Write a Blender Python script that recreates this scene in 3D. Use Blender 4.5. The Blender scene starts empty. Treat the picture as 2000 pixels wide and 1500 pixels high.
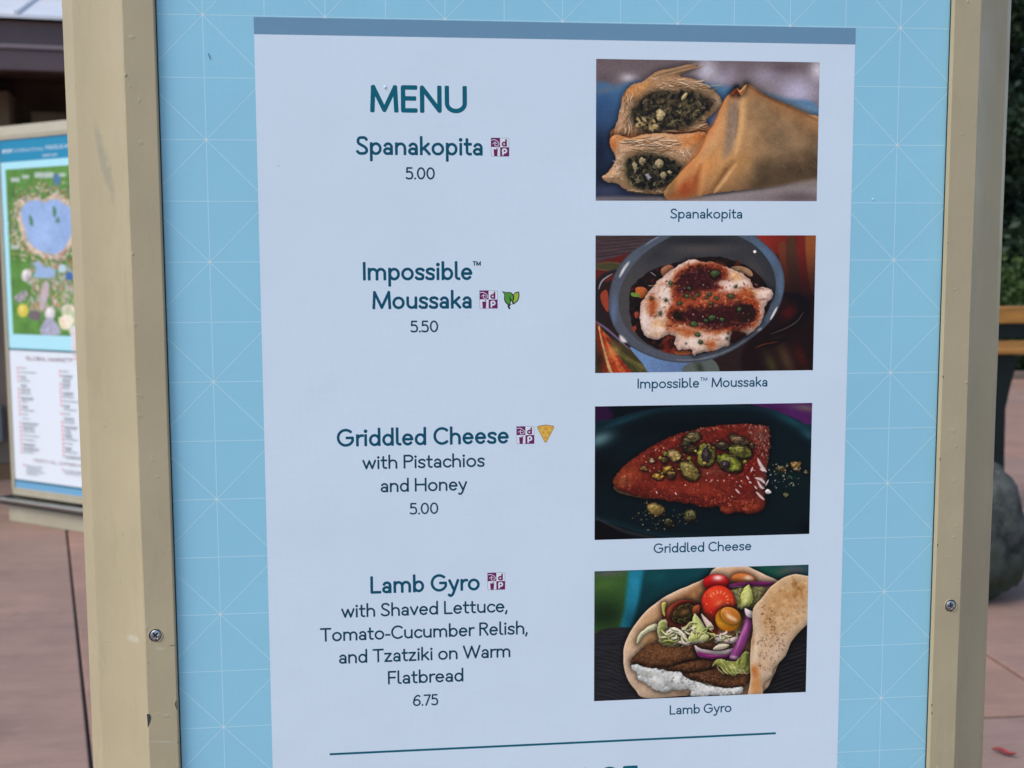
import bpy, bmesh, math, random
import numpy as np
from mathutils import Matrix, Vector

# ---------------------------------------------------------------- camera, sky, sun, exposure
S = bpy.context.scene
R = math.radians
cam_d = bpy.data.cameras.new('camera'); cam = bpy.data.objects.new('camera', cam_d)
S.collection.objects.link(cam); S.camera = cam
right = Vector((0.99449487, -0.10471515, -0.0038331)); down = Vector((-0.01414641, -0.09792508, -0.99509324)); fwd = Vector((0.10382598, 0.98966935, -0.09886733))
M = Matrix.Identity(4)
for i, a in enumerate((right, -down, -fwd)):
    for j in range(3): M[j][i] = a[j]
M[0][3], M[1][3], M[2][3] = -0.13422898, -0.89600547, 1.35
cam.matrix_world = M
cam_d.sensor_width = 36; cam_d.lens = 36*2239.37/2000
cam_d.clip_start = 0.05; cam_d.clip_end = 2000
cam_d.dof.use_dof = True; cam_d.dof.focus_distance = 0.95; cam_d.dof.aperture_fstop = 11.0
W = bpy.data.worlds.new('World'); S.world = W; W.use_nodes = True
nt = W.node_tree; bg = nt.nodes['Background']
sky = nt.nodes.new('ShaderNodeTexSky'); sky.sky_type = 'NISHITA'; sky.sun_disc = False
SUN_EL, SUN_AZ = 50, 243            # azimuth clockwise from +Y: behind the camera and to its left
sky.sun_elevation = R(SUN_EL); sky.sun_rotation = R(SUN_AZ); sky.air_density = 1.0; sky.dust_density = 0.5; sky.ozone_density = 3.0
nt.links.new(sky.outputs[0], bg.inputs[0]); bg.inputs[1].default_value = 0.135
sun_d = bpy.data.lights.new('sun', 'SUN'); sun = bpy.data.objects.new('sun', sun_d); S.collection.objects.link(sun)
sun_d.energy = 1.5; sun_d.angle = R(35); sun_d.color = (1.0, 0.98, 0.93)
sd = Vector((math.sin(R(SUN_AZ))*math.cos(R(SUN_EL)), math.cos(R(SUN_AZ))*math.cos(R(SUN_EL)), math.sin(R(SUN_EL))))
sun.rotation_euler = sd.to_track_quat('Z', 'Y').to_euler()
S.view_settings.view_transform = 'Standard'; S.view_settings.look = 'None'; S.view_settings.gamma = 1
S.view_settings.exposure = 0.64
S.view_settings.use_curve_mapping = False
S.render.engine = 'CYCLES'

# ---------------------------------------------------------------- helpers
ILL = (0.60, 0.74, 0.95)            # how strongly the shaded daylight lights an upright face, used to turn display colours into base colours
def lin(c): c /= 255; return c/12.92 if c <= .04045 else ((c+.055)/1.055)**2.4
def D(r, g, b, k=1.0): return tuple(min(.9, lin(v)*k/i) for v, i in zip((r, g, b), ILL))
COL = S.collection
def link(o, parent=None):
    COL.objects.link(o)
    if parent is not None: o.parent = parent
    return o
def tag(o, label=None, cat=None, group=None, kind=None):
    if label: o['label'] = label
    if cat: o['category'] = cat
    if group: o['group'] = group
    if kind: o['kind'] = kind
    return o
def empty(name, loc, rz=0):
    o = bpy.data.objects.new(name, None); o.empty_display_size = .1; o.location = loc; o.rotation_euler = (0, 0, rz); return link(o)
def mesh(name, v, f, mats, parent=None, mi=None, smooth=False, loc=None):
    me = bpy.data.meshes.new(name); me.from_pydata([tuple(map(float, a)) for a in v], [], [tuple(int(i) for i in a) for a in f])
    if not isinstance(mats, (list, tuple)): mats = [mats]
    for m in mats: me.materials.append(m)
    if mi is not None: me.polygons.foreach_set('material_index', mi)
    if smooth: me.polygons.foreach_set('use_smooth', [True]*len(me.polygons))
    me.update(); o = bpy.data.objects.new(name, me)
    if loc: o.location = loc
    return link(o, parent)
def mat(name, col, rough=.6, spec=.35, metal=0, coat=0):
    m = bpy.data.materials.new(name); m.use_nodes = True; b = m.node_tree.nodes['Principled BSDF']
    b.inputs['Base Color'].default_value = (*col[:3], 1); b.inputs['Roughness'].default_value = rough
    b.inputs['Specular IOR Level'].default_value = spec; b.inputs['Metallic'].default_value = metal; b.inputs['Coat Weight'].default_value = coat
    return m
def N(m, t, **kw):
    n = m.node_tree.nodes.new(t)
    for k, v in kw.items():
        if k in n.inputs: n.inputs[k].default_value = v
        else: setattr(n, k, v)
    return n
def L(m, a, b): m.node_tree.links.new(a, b)
def bsdf(m): return m.node_tree.nodes['Principled BSDF']
def coords(m, sc=(1, 1, 1), rot=(0, 0, 0), loc=(0, 0, 0)):
    tc = N(m, 'ShaderNodeTexCoord'); mp = N(m, 'ShaderNodeMapping'); mp.inputs['Scale'].default_value = sc; mp.inputs['Rotation'].default_value = rot; mp.inputs['Location'].default_value = loc
    L(m, tc.outputs['Object'], mp.inputs[0]); return mp.outputs[0]
def mixc(m, fac, a, b, mode='MIX'):
    n = N(m, 'ShaderNodeMix', data_type='RGBA', blend_type=mode)
    for s_, v in ((n.inputs[0], fac), (n.inputs[6], a), (n.inputs[7], b)):
        if hasattr(v, 'is_linked'): L(m, v, s_)
        else: s_.default_value = v if isinstance(v, float) or isinstance(v, int) else (*v[:3], 1)
    return n.outputs[2]
def noise(m, vec, scale, detail=3, rough=.55):
    n = N(m, 'ShaderNodeTexNoise'); n.inputs['Scale'].default_value = scale; n.inputs['Detail'].default_value = detail; n.inputs['Roughness'].default_value = rough
    L(m, vec, n.inputs['Vector']); return n.outputs[0]
def ramp(m, fac, a, b, lo=0., hi=1.):
    n = N(m, 'ShaderNodeMapRange'); n.inputs[1].default_value = a; n.inputs[2].default_value = b; n.inputs[3].default_value = lo; n.inputs[4].default_value = hi
    L(m, fac, n.inputs[0]); return n.outputs[0]
def bump(m, h, strength, dist, prev=None):
    n = N(m, 'ShaderNodeBump'); n.inputs['Strength'].default_value = strength; n.inputs['Distance'].default_value = dist
    L(m, h, n.inputs['Height'])
    if prev is not None: L(m, prev, n.inputs['Normal'])
    return n.outputs[0]
def vary(m, col, scale=3, amt=.12, detail=4, sc=(1, 1, 1), fine=None, bumps=(), tint=None):
    """mottled colour (base colour x noise) and fine relief"""
    v = coords(m, sc); n1 = noise(m, v, scale, detail)
    dark = tuple(c*(1-amt) for c in col); lite = tuple(min(1, c*(1+amt)) for c in (tint or col))
    c = mixc(m, ramp(m, n1, .3, .7), dark, lite)
    if fine: c = mixc(m, ramp(m, noise(m, v, fine[0], 2), .35, .65), c, tuple(x*(1-fine[1]) for x in (1, 1, 1)), 'MULTIPLY')
    L(m, c, bsdf(m).inputs['Base Color']); prev = None
    for s_, st, d in bumps: prev = bump(m, noise(m, v, s_, 3), st, d, prev)
    if prev is not None: L(m, prev, bsdf(m).inputs['Normal'])
    return m
def boxv(x0, x1, y0, y1, z0, z1):
    return [(x0, y0, z0), (x1, y0, z0), (x1, y1, z0), (x0, y1, z0), (x0, y0, z1), (x1, y0, z1), (x1, y1, z1), (x0, y1, z1)], [(0, 3, 2, 1), (4, 5, 6, 7), (0, 1, 5, 4), (1, 2, 6, 5), (2, 3, 7, 6), (3, 0, 4, 7)]
def box(name, x0, x1, y0, y1, z0, z1, m, parent=None, bevel=0.0, seg=2):
    bm = bmesh.new(); v, f = boxv(x0, x1, y0, y1, z0, z1)
    vs = [bm.verts.new(a) for a in v]
    for a in f: bm.faces.new([vs[i] for i in a])
    if bevel: bmesh.ops.bevel(bm, geom=list(bm.edges), offset=bevel, segments=seg, affect='EDGES', profile=.5)
    me = bpy.data.meshes.new(name); bm.to_mesh(me); bm.free(); me.materials.append(m)
    if bevel: me.polygons.foreach_set('use_smooth', [False]*len(me.polygons))
    return link(bpy.data.objects.new(name, me), parent)
def tube(path, rad, n=8):
    """v, f of a tapered tube along path"""
    v = []; f = []; P = [Vector(p) for p in path]
    for i, p in enumerate(P):
        d = (P[min(i+1, len(P)-1)]-P[max(i-1, 0)]).normalized(); a = d.orthogonal().normalized() if i == 0 else (a-d*a.dot(d)).normalized(); b = d.cross(a)
        r = rad[i] if hasattr(rad, '__len__') else rad
        for k in range(n):
            t = 2*math.pi*k/n; q = p+(a*math.cos(t)+b*math.sin(t))*r; v.append(tuple(q))
    for i in range(len(P)-1):
        for k in range(n): f.append((i*n+k, i*n+(k+1) % n, (i+1)*n+(k+1) % n, (i+1)*n+k))
    f.append(tuple(range(n))[::-1]); f.append(tuple((len(P)-1)*n+k for k in range(n)))
    return v, f

# ---------------------------------------------------------------- flat print: rounded stroke lettering
class Flat:
    """collects flat printed shapes in a sheet's x/z plane; every shape sits a few microns above the one before"""
    def __init__(s, off, step=2.5e-6): s.v = []; s.f = []; s.mi = []; s.off = off; s.step = step; s.k = 0
    def poly(s, pts, m=0):
        b = len(s.v); y = -(s.off+s.k*s.step); s.v += [(p[0], y, p[1]) for p in pts]; s.f.append(tuple(range(b, b+len(pts)))); s.mi.append(m)
    def nxt(s): s.k += 1
    def stroke(s, P, w, m=0, cap=.5, cr=.28):
        P = [np.array(p, float) for p in P]; h = w/2
        Q = [P[0]]
        for p in P[1:]:
            if np.hypot(*(p-Q[-1])) > w*.02: Q.append(p)
        P = Q
        if len(P) == 1:
            s.disc(P[0], h, m); return
        closed = np.hypot(*(P[0]-P[-1])) < w*.05
        if closed: P[-1] = P[0]
        runs = [[P[0]]]; discs = []
        dirs = [(P[i+1]-P[i])/np.hypot(*(P[i+1]-P[i])) for i in range(len(P)-1)]
        for i in range(1, len(P)-1):
            runs[-1].append(P[i])
            if dirs[i-1]@dirs[i] < .8: discs.append(P[i]); runs.append([P[i]])
        runs[-1].append(P[-1])
        for r_i, r in enumerate(runs):
            n = len(r); lft = []; rgt = []
            for i in range(n):
                if i == 0: d = r[1]-r[0]
                elif i == n-1: d = r[-1]-r[-2]
                else:
                    a = (r[i]-r[i-1]); b = (r[i+1]-r[i]); d = a/np.hypot(*a)+b/np.hypot(*b)
                if closed and len(runs) == 1 and i in (0, n-1):
                    a = r[-1]-r[-2]; b = r[1]-r[0]; d = a/np.hypot(*a)+b/np.hypot(*b)
                d = d/np.hypot(*d); nn = np.array((-d[1], d[0]))
                lft.append(r[i]+nn*h); rgt.append(r[i]-nn*h)
            b0 = len(s.v); y = -(s.off+s.k*s.step)
            for a, b in zip(lft, rgt): s.v += [(a[0], y, a[1]), (b[0], y, b[1])]
            for i in range(n-1): s.f.append((b0+2*i, b0+2*i+1, b0+2*i+3, b0+2*i+2)); s.mi.append(m)
            s.nxt()
        for d in discs: s.disc(d, h, m)
        if not closed:
            for p, q in ((P[0], P[1]), (P[-1], P[-2])):
                d = (p-q)/np.hypot(*(p-q)); nn = np.array((-d[1], d[0])); e = w*cap; c = min(w*cr, e)
                pts = [p+nn*h, p-nn*h]
                for t in (0, 30, 60, 90): pts.append(p-nn*(h-c+c*math.cos(R(t)))+d*(e-c+c*math.sin(R(t))))
                for t in (90, 60, 30, 0): pts.append(p+nn*(h-c+c*math.cos(R(t)))+d*(e-c+c*math.sin(R(t))))
                s.poly(pts, m)
            s.nxt()
    def disc(s, c, r, m=0, n=16):
        s.poly([(c[0]+r*math.cos(2*math.pi*i/n), c[1]+r*math.sin(2*math.pi*i/n)) for i in range(n)], m); s.nxt()
    def rect(s, x0, x1, z0, z1, m=0): s.poly([(x0, z0), (x1, z0), (x1, z1), (x0, z1)], m); s.nxt()
    def build(s, name, mats, parent): return mesh(name, s.v, s.f, mats, parent, s.mi)

def arc(cx, cy, rx, ry, a0, a1, n=None):
    n = n or max(4, int(abs(a1-a0)/15)+1)
    return [(cx+rx*math.cos(R(a0+(a1-a0)*i/n)), cy+ry*math.sin(R(a0+(a1-a0)*i/n))) for i in range(n+1)]
def spl(p, n=5):
    out = []; m = len(p)
    for i in range(m-1):
        a, b, c, d = [np.array(p[j], float) for j in (max(i-1, 0), i, i+1, min(i+2, m-1))]
        for k in range(n):
            t = k/n; out.append(tuple(0.5*((2*b)+(c-a)*t+(2*a-5*b+4*c-d)*t*t+(3*b-a-3*c+d)*t**3)))
    out.append(tuple(p[-1])); return out
def glyph(ch, w):
    """(width, left bearing, right bearing, strokes); capital height 1, x-height .68; w = stroke width"""
    h = w/2; T = 1-h; X = .685; t = X-h; A = 1.03-h; Dn = -.34+h; cy = .34
    s_, r_, d_ = .052, .030, .012
    st = lambda x, y0=h, y1=T: [(x, y0), (x, y1)]
    if ch == 'A': return .86, d_, d_, [[(h, h), (.43, T), (.86-h, h)], [(.20, .32), (.66, .32)]]
    if ch == 'B': return .66, s_, r_, [[(h, h), (h, T)]+[(.30, T)]+arc(.33, .75, .25-h*.2, T-.75, 90, -90)+[(h, .5+(.75-T+.25-h)*.0)], [(h, .5)]+arc(.36, (h+.5)/2, .30-h, (.5-h)/2, 90, -90)+[(h, h)]]
    if ch == 'C': return .83, r_, d_, [arc(.47, .5, .47-h, .5-h+.005, 48, 312, 20)]
    if ch == 'D': return .82, s_, r_, [[(h, h), (h, T), (.34, T)]+arc(.36, .5, .46-h, T-.5, 90, -90, 12)+[(h, h)]]
    if ch == 'E': return .60, s_, r_, [[(.60-h, T), (h, T), (h, h), (.60-h, h)], [(h, .52), (.56-h, .52)]]
    if ch == 'F': return .58, s_, d_, [[(.58-h, T), (h, T), (h, h)], [(h, .50), (.53-h, .50)]]
    if ch == 'G': return .92, r_, s_, [arc(.48, .5, .48-h, .5-h+.005, 50, 350, 22)[:-1]+[(.92-h, .40), (.92-h, .49), (.55, .49)]]
    if ch == 'H': return .82, s_, s_, [st(h), st(.82-h), [(h, .51), (.82-h, .51)]]
    if ch == 'I': return w, s_, s_, [st(h)]
    if ch == 'K': return .66, s_, d_, [st(h), [(.62-h, T), (h, .42)], [(.22, .56), (.66-h, h)]]
    if ch == 'L': return .60, s_, d_, [[(h, T), (h, h), (.60-h, h)]]
    if ch == 'M': return 1.02, r_, r_, [[(h, h), (.12, T-.01)], [(.125, T-.01), (.51, h+.01), (.895, T-.01)], [(.90, T-.01), (1.02-h, h)]]
    if ch == 'N': return .79, s_, s_, [[(h, h), (h, T), (.79-h, h), (.79-h, T)]]
    if ch == 'O': return .98, r_, r_, [arc(.49, .5, .49-h, .5-h, 90, 450, 26)]
    if ch == 'P': return .66, s_, d_, [[(h, h), (h, T), (.34, T)]+arc(.36, .725, .30-h, T-.725, 90, -90)+[(h, .725-(T-.725))]]
    if ch == 'R': return .66, s_, d_, [[(h, h), (h, T), (.32, T)]+arc(.34, .74, .28-h, T-.74, 90, -90)+[(h, .74-(T-.74))], [(.30, .74-(T-.74)), (.66-h, h)]]
    if ch == 'S': return .63, r_, r_, [spl([(.54, .83), (.46, .915), (.32, 1-h), (.17, .90), (.10, .75), (.15, .61), (.31, .51), (.46, .42), (.63-h, .27), (.49, .12), (.31, h), (.16, .095), (h*.9, .18)])]
    if ch == 'T': return .77, d_, d_, [[(h, T), (.77-h, T)], [(.385, T), (.385, h)]]
    if ch == 'U': return .81, s_, s_, [[(h, T)]+arc(.405, .36, .405-h, .36-h+.005, 180, 360, 14)+[(.81-h, T)]]
    if ch == 'V': return .86, d_, d_, [[(h, T), (.43, h), (.86-h, T)]]
    if ch == 'W': return 1.24, d_, d_, [[(h, T), (.35, h+.01), (.62, T-.02), (.89, h+.01), (1.24-h, T)]]
    if ch == '&': return .72, r_, r_, [spl([(.72-h, h), (.40, .42), (.18, .72), (.20, .90), (.33, 1-h), (.45, .88), (.40, .70), (.14, .42), (.08, .22), (.24, h), (.46, .12), (.62, .42)])]
    if ch == 'a': return .53, r_, s_, [arc(.275, t-.185, .255-h, .185, 152, 0, 9)+[(.53-h, h)], arc(.255, .21, .255-h, .215-h, 0, 360, 16)]
    if ch == 'b': return .63, s_, r_, [st(h, h, A), arc(.32, cy, .31-h, .345-h, 0, 360, 18)]
    if ch == 'c': return .57, r_, d_, [arc(.33, cy, .33-h, .345-h, 42, 318, 16)]
    if ch == 'd': return .63, r_, s_, [st(.63-h, h, A), arc(.31, cy, .31-h, .345-h, 0, 360, 18)]
    if ch == 'e': return .62, r_, r_, [[(h, .355), (.62-h, .355)]+arc(.31, cy, .31-h, .345-h, 6, 316, 18)]
    if ch == 'h': return .60, s_, s_, [st(h, h, A), arc(.30, t-.24, .30-h, .24, 180, 0, 10)+[(.60-h, h)]]
    if ch == 'i': return w, s_+.01, s_+.01, [st(h, h, t), 'dot']
    if ch == 'k': return .57, s_, d_, [st(h, h, A), [(.52-h, t), (h, .27)], [(.22, .39), (.57-h, h)]]
    if ch == 'l': return .29, s_, d_, [[(h, A), (h, .21)]+arc(h+.14, .21, .14, .21-h, 180, 275, 6)]
    if ch == 'm': return .98, s_, s_, [st(h, h, t), arc((h+.49)/2, t-.22, (.49-h)/2, .22, 180, 0, 10)+[(.49, h)], arc((.98-h+.49)/2, t-.22, (.49-h)/2, .22, 180, 0, 10)+[(.98-h, h)]]
    if ch == 'n': return .60, s_, s_, [st(h, h, t), arc(.30, t-.24, .30-h, .24, 180, 0, 10)+[(.60-h, h)]]
    if ch == 'o': return .68, r_, r_, [arc(.34, cy, .34-h, .348-h, 90, 450, 20)]
    if ch == 'p': return .63, s_, r_, [st(h, Dn, t), arc(.32, cy, .31-h, .345-h, 0, 360, 18)]
    if ch == 'r': return .37, s_, d_, [st(h, h, t), arc(.31, t-.24, .31-h, .24, 180, 78, 7)]
    if ch == 's': return .50, r_, r_, [spl([(.44, .545), (.37, t-.01), (.26, t+.005), (.12, .575), (h+.01, .49), (.14, .40), (.26, .35), (.39, .29), (.50-h, .19), (.38, .085), (.24, h-.003), (.13, .085), (h*.8, .14)])]
    if ch == 't': return .45, d_, d_, [[(.185, .86), (.185, .21)]+arc(.185+.15, .21, .15, .21-h, 180, 285, 7), [(h, t), (.42-h*.6, t)]]
    if ch == 'u': return .60, s_, s_, [[(h, t)]+arc(.30, .30, .30-h, .30-h, 180, 360, 10), st(.60-h, h, t)]
    if ch == 'v': return .60, d_, d_, [[(h, t), (.30, h), (.60-h, t)]]
    if ch == 'w': return .92, d_, d_, [[(h, t), (.27, h), (.46, t-.02), (.65, h), (.92-h, t)]]
    if ch == 'y': return .62, d_, d_, [[(h, t), (.325, .07)], [(.62-h, t)]+spl([(.34, .04), (.27, -.14), (.20, -.235), (.11, -.26), (.05, -.215)], 3)]
    if ch == 'z': return .56, d_, d_, [[(h, t), (.53-h, t), (h, h), (.56-h, h)]]
    if ch == '0': return .66, r_, r_, [arc(.33, .5, .33-h, .5-h, 90, 450, 22)]
    if ch == '5': return .57, r_, r_, [[(.51-h, T), (.10, T), (.085, .585)]+spl([(.085, .585), (.27, .625), (.43, .55), (.57-h, .34), (.44, .13), (.27, h), (.13, .085), (h*.8, .13)])[1:]]
    if ch == '6': return .66, r_, r_, [spl([(.57, .86), (.49, .925), (.37, .92), (.22, .80), (.12, .60), (h, .32)], 4), arc(.33, .315, .33-h, .315-h, 0, 360, 18)]
    if ch == '7': return .60, d_, d_, [[(h, T), (.60-h, T), (.20, h)]]
    if ch == '.': return .15, r_, .02, ['pt']
    if ch == ',': return .16, d_, .05, [[(.11, .09), (.05, -.10)]]
    if ch == '-': return .38, d_, d_, [[(h, .33), (.38-h, .33)]]
    return .30, 0, 0, []
def text(F, s, x0, x1, z, cap, wr, m=0, anchor=None):
    """sets s on baseline z between x0 and x1 (metres); anchor='r' keeps the natural width from x1"""
    gl = []; x = 0
    for i, ch in enumerate(s):
        w, lb, rb, st = glyph(ch, wr)
        if i == 0: lb = 0
        x += lb; gl.append((x, w, st)); x += w+(rb if i < len(s)-1 else 0)
    k = 1.0 if anchor else (x1-x0)/(x*cap)
    if anchor: x0 = x1-x*cap
    for gx, w, st in gl:
        F.k = 0
        f = lambda p: (x0+(gx+p[0])*cap*k, z+p[1]*cap)
        for q in st:
            if isinstance(q, str): F.disc(f((w/2 if q == 'dot' else .075, .845 if q == 'dot' else .078)), cap*(wr*.68 if q == 'dot' else wr*.60))
            else: F.stroke([f(p) for p in q], wr*cap, m)
    return F
class Paint:
    """Small raster painter; draws printed pictures into a float array (display colours 0..255)."""
    def __init__(s, w, h, quad, seed, base=(60, 60, 60)):
        s.w, s.h = w, h
        s.rng = np.random.RandomState(seed)
        s.im = np.empty((h, w, 3)); s.im[:] = base
        A = []; B = []
        for (x, y), (u, v) in zip(quad, ((0, 0), (w, 0), (w, h), (0, h))):
            A.append([x, y, 1, 0, 0, 0, -u*x, -u*y]); B.append(u)
            A.append([0, 0, 0, x, y, 1, -v*x, -v*y]); B.append(v)
        s.H = np.append(np.linalg.solve(np.array(A, float), np.array(B, float)), 1).reshape(3, 3)
        s.k = w / abs(quad[1][0] - quad[0][0])
        s.nz = {}; s.glow = None; s.form = None
    def P(s, pts):
        p = np.array(pts, float).reshape(-1, 2)
        q = np.c_[p, np.ones(len(p))] @ s.H.T
        return q[:, :2] / q[:, 2:]
    def noise(s, size, seed=0, octs=3, ax=1.0, ay=1.0):
        key = (size, seed, octs, ax, ay)
        if key in s.nz: return s.nz[key]
        r = np.random.RandomState(seed*101 + int(size*10) + 7)
        out = np.zeros((s.h, s.w)); amp = 1; tot = 0
        for o in range(octs):
            cx, cy = max(size*ax/2**o, 1.0), max(size*ay/2**o, 1.0)
            g = r.rand(int(s.h/cy) + 4, int(s.w/cx) + 4)
            y = np.arange(s.h)/cy + r.rand(); x = np.arange(s.w)/cx + r.rand()
            yi = y.astype(int); xi = x.astype(int)
            fy = (y-yi)[:, None]; fx = (x-xi)[None, :]
            fy = fy*fy*(3-2*fy); fx = fx*fx*(3-2*fx)
            a = g[yi][:, xi]; b = g[yi][:, xi+1]; c = g[yi+1][:, xi]; d = g[yi+1][:, xi+1]
            out += amp*((a*(1-fx)+b*fx)*(1-fy)+(c*(1-fx)+d*fx)*fy); tot += amp; amp *= 0.55
        out = (out/tot-0.5)*2
        s.nz[key] = out
        return out
    @staticmethod
    def smooth(p, n=4, closed=True):
        m = len(p); out = []
        rng = range(m) if closed else range(m-1)
        for i in rng:
            if closed: a, b, c, d = p[i-1], p[i], p[(i+1) % m], p[(i+2) % m]
            else: a, b, c, d = p[max(i-1, 0)], p[i], p[i+1], p[min(i+2, m-1)]
            for k in range(n):
                t = k/n
                out.append(0.5*((2*b)+(c-a)*t+(2*a-5*b+4*c-d)*t*t+(3*b-a-3*c+d)*t**3))
        if not closed: out.append(p[-1])
        return np.array(out)
    def box(s, p, m):
        x0 = int(max(0, p[:, 0].min()-m)); x1 = int(min(s.w, p[:, 0].max()+m+1))
        y0 = int(max(0, p[:, 1].min()-m)); y1 = int(min(s.h, p[:, 1].max()+m+1))
        return x0, x1, y0, y1
    def sdf(s, p, b, closed=True, rough=0, rs=10):
        x0, x1, y0, y1 = b
        Y, X = np.mgrid[y0:y1, x0:x1].astype(float)
        X += .5; Y += .5
        if rough:
            X = X + s.noise(rs, 3)[y0:y1, x0:x1]*rough; Y = Y + s.noise(rs, 5)[y0:y1, x0:x1]*rough
        D = np.full(X.shape, 1e9); ins = np.zeros(X.shape, bool)
        n = len(p); T = np.zeros(X.shape)
        for i in range(n if closed else n-1):
            a = p[i]; c = p[(i+1) % n]
            ex, ey = c-a; L = ex*ex+ey*ey+1e-9
            t = np.clip(((X-a[0])*ex+(Y-a[1])*ey)/L, 0, 1)
            d = (X-a[0]-t*ex)**2+(Y-a[1]-t*ey)**2
            m = d < D; D[m] = d[m]; T[m] = i+t[m]
            if closed and abs(ey) > 1e-9:
                cr = ((a[1] > Y) != (c[1] > Y)) & (X < ex*(Y-a[1])/ey+a[0]); ins ^= cr
        D = np.sqrt(D)
        if closed: D[ins] *= -1
        return D, T/max(1, n-1)
    def poly(s, pts, col, soft=1.2, sm=True, rough=0, rs=10, tex=0, ts=8, tseed=0, alpha=1, to=None, rim=None, dabs=(), lines=(), octs=3, ax=1, ay=1):
        """filled outline. to=(x0,y0,x1,y1,col2) gradient; rim=(width,col,alpha); dabs inside: (x,y,rx,ry,deg,col,alpha)"""
        k = s.k; p = s.P(pts)
        if sm: p = s.smooth(p)
        soft = max(soft*k*2.2, .8); rough *= k
        gl = s.glow if alpha >= 1 and soft < 4 else None
        b = s.box(p, soft+rough+2+(gl[0]*k*2 if gl else 0)); x0, x1, y0, y1 = b
        if x1 <= x0 or y1 <= y0: return
        D, _ = s.sdf(p, b, True, rough, rs*k)
        M = np.clip(.5-D/soft, 0, 1); M = M*M*(3-2*M)
        if gl: s.im[y0:y1, x0:x1] *= (1-gl[1]*np.exp(-(np.maximum(D, 0)/(gl[0]*k))**1.5))[..., None]
        C = np.empty(D.shape+(3,)); C[:] = col
        Y, X = np.mgrid[y0:y1, x0:x1].astype(float)
        if to:
            (ax0, ay0), (bx, by) = s.P([to[:2], to[2:4]]); dx, dy = bx-ax0, by-ay0
            t = np.clip(((X-ax0)*dx+(Y-ay0)*dy)/(dx*dx+dy*dy), 0, 1)[..., None]
            C = C*(1-t)+np.array(to[4], float)*t
        C = s.indabs(C, X, Y, dabs)
        for ln in lines:
            lp, wd, lc, la = ln[:4]
            q = s.smooth(s.P(lp), 4, False); d, T = s.sdf(q, b, False)
            m = (np.clip(1-d/(wd*k), 0, 1)*np.sin(np.pi*np.clip(T, .04, .96))**.5*la)[..., None]
            C = C*(1-m)+np.array(lc, float)*m
        if rim:
            m = (np.clip(1+D/(rim[0]*k), 0, 1)**1.5*rim[2])[..., None]
            C = C*(1-m)+np.array(rim[1], float)*m
        if tex:
            nz = s.noise(ts*k, 11+tseed, octs, ax, ay)[y0:y1, x0:x1]
            C = C*(1+nz[..., None]*tex)
        if s.form and soft < 4 and D.shape[0] > 2 and D.shape[1] > 2:
            gy, gx = np.gradient(D); e = np.exp(np.minimum(D, 0)/(s.form[0]*k))
            C = C*(1-s.form[1]*e*(gy*.8+gx*.35))[..., None]*(1-s.form[1]*.35*e)[..., None]
        M = (M*alpha)[..., None]
        s.im[y0:y1, x0:x1] = s.im[y0:y1, x0:x1]*(1-M)+C*M
    def indabs(s, C, X, Y, dabs):
        for (cx, cy, rx, ry, dg, c2, al) in dabs:
            (px, py), = s.P([(cx, cy)]); a = np.radians(dg); dx, dy = X-px, Y-py
            u = (dx*np.cos(a)+dy*np.sin(a))/(rx*s.k); v = (-dx*np.sin(a)+dy*np.cos(a))/(ry*s.k)
            m = (np.exp(-(u*u+v*v)*1.2)*al)[..., None]
            C = C*(1-m)+np.array(c2, float)*m
        return C
    def dabs(s, L):
        Y, X = np.mgrid[0:s.h, 0:s.w].astype(float); s.im = s.indabs(s.im, X, Y, L)
    def ell(s, cx, cy, rx, ry, dg, col, **kw):
        a = np.radians(dg); t = np.arange(16)/16*2*np.pi
        x = cx+rx*np.cos(t)*np.cos(a)-ry*np.sin(t)*np.sin(a); y = cy+rx*np.cos(t)*np.sin(a)+ry*np.sin(t)*np.cos(a)
        s.poly(np.c_[x, y], col, **kw)
    def line(s, pts, wd, col, alpha=1, soft=.5, taper=True):
        k = s.k; q = s.smooth(s.P(pts), 4, False); b = s.box(q, wd*k+3)
        x0, x1, y0, y1 = b
        if x1 <= x0 or y1 <= y0: return
        D, T = s.sdf(q, b, False)
        w = wd*k*.5*(np.sin(np.pi*np.clip(T, .03, .97))**.4 if taper else 1)
        f = max(wd*k*soft, .8)
        M = (np.clip((w-D)/f+.5, 0, 1)*alpha)[..., None]
        s.im[y0:y1, x0:x1] = s.im[y0:y1, x0:x1]*(1-M)+np.array(col, float)*M
    def specks(s, reg, n, size, cols, alpha=.8, elong=1.6, ang=None):
        """small irregular flecks spread inside a traced region"""
        p = s.smooth(s.P(reg)); b = s.box(p, 2); D, _ = s.sdf(p, b)
        ys, xs = np.nonzero(D < -1)
        if len(ys) == 0: return
        for i in range(n):
            j = s.rng.randint(len(ys)); x = xs[j]+b[0]; y = ys[j]+b[2]
            r = s.rng.uniform(size[0], size[1])*s.k; e = s.rng.uniform(1, elong)
            a = s.rng.uniform(0, np.pi) if ang is None else np.radians(ang+s.rng.uniform(-25, 25))
            c = np.array(cols[s.rng.randint(len(cols))], float)*s.rng.uniform(.85, 1.12)
            R = int(r*e+2); X0, X1, Y0, Y1 = max(0, x-R), min(s.w, x+R+1), max(0, y-R), min(s.h, y+R+1)
            Yg, Xg = np.mgrid[Y0:Y1, X0:X1].astype(float); dx, dy = Xg-x, Yg-y
            u = (dx*np.cos(a)+dy*np.sin(a))/(r*e); v = (-dx*np.sin(a)+dy*np.cos(a))/r
            m = (np.clip((1.15-np.sqrt(u*u+v*v))/.6, 0, 1)*alpha)[..., None]
            s.im[Y0:Y1, X0:X1] = s.im[Y0:Y1, X0:X1]*(1-m)+c*m
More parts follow.
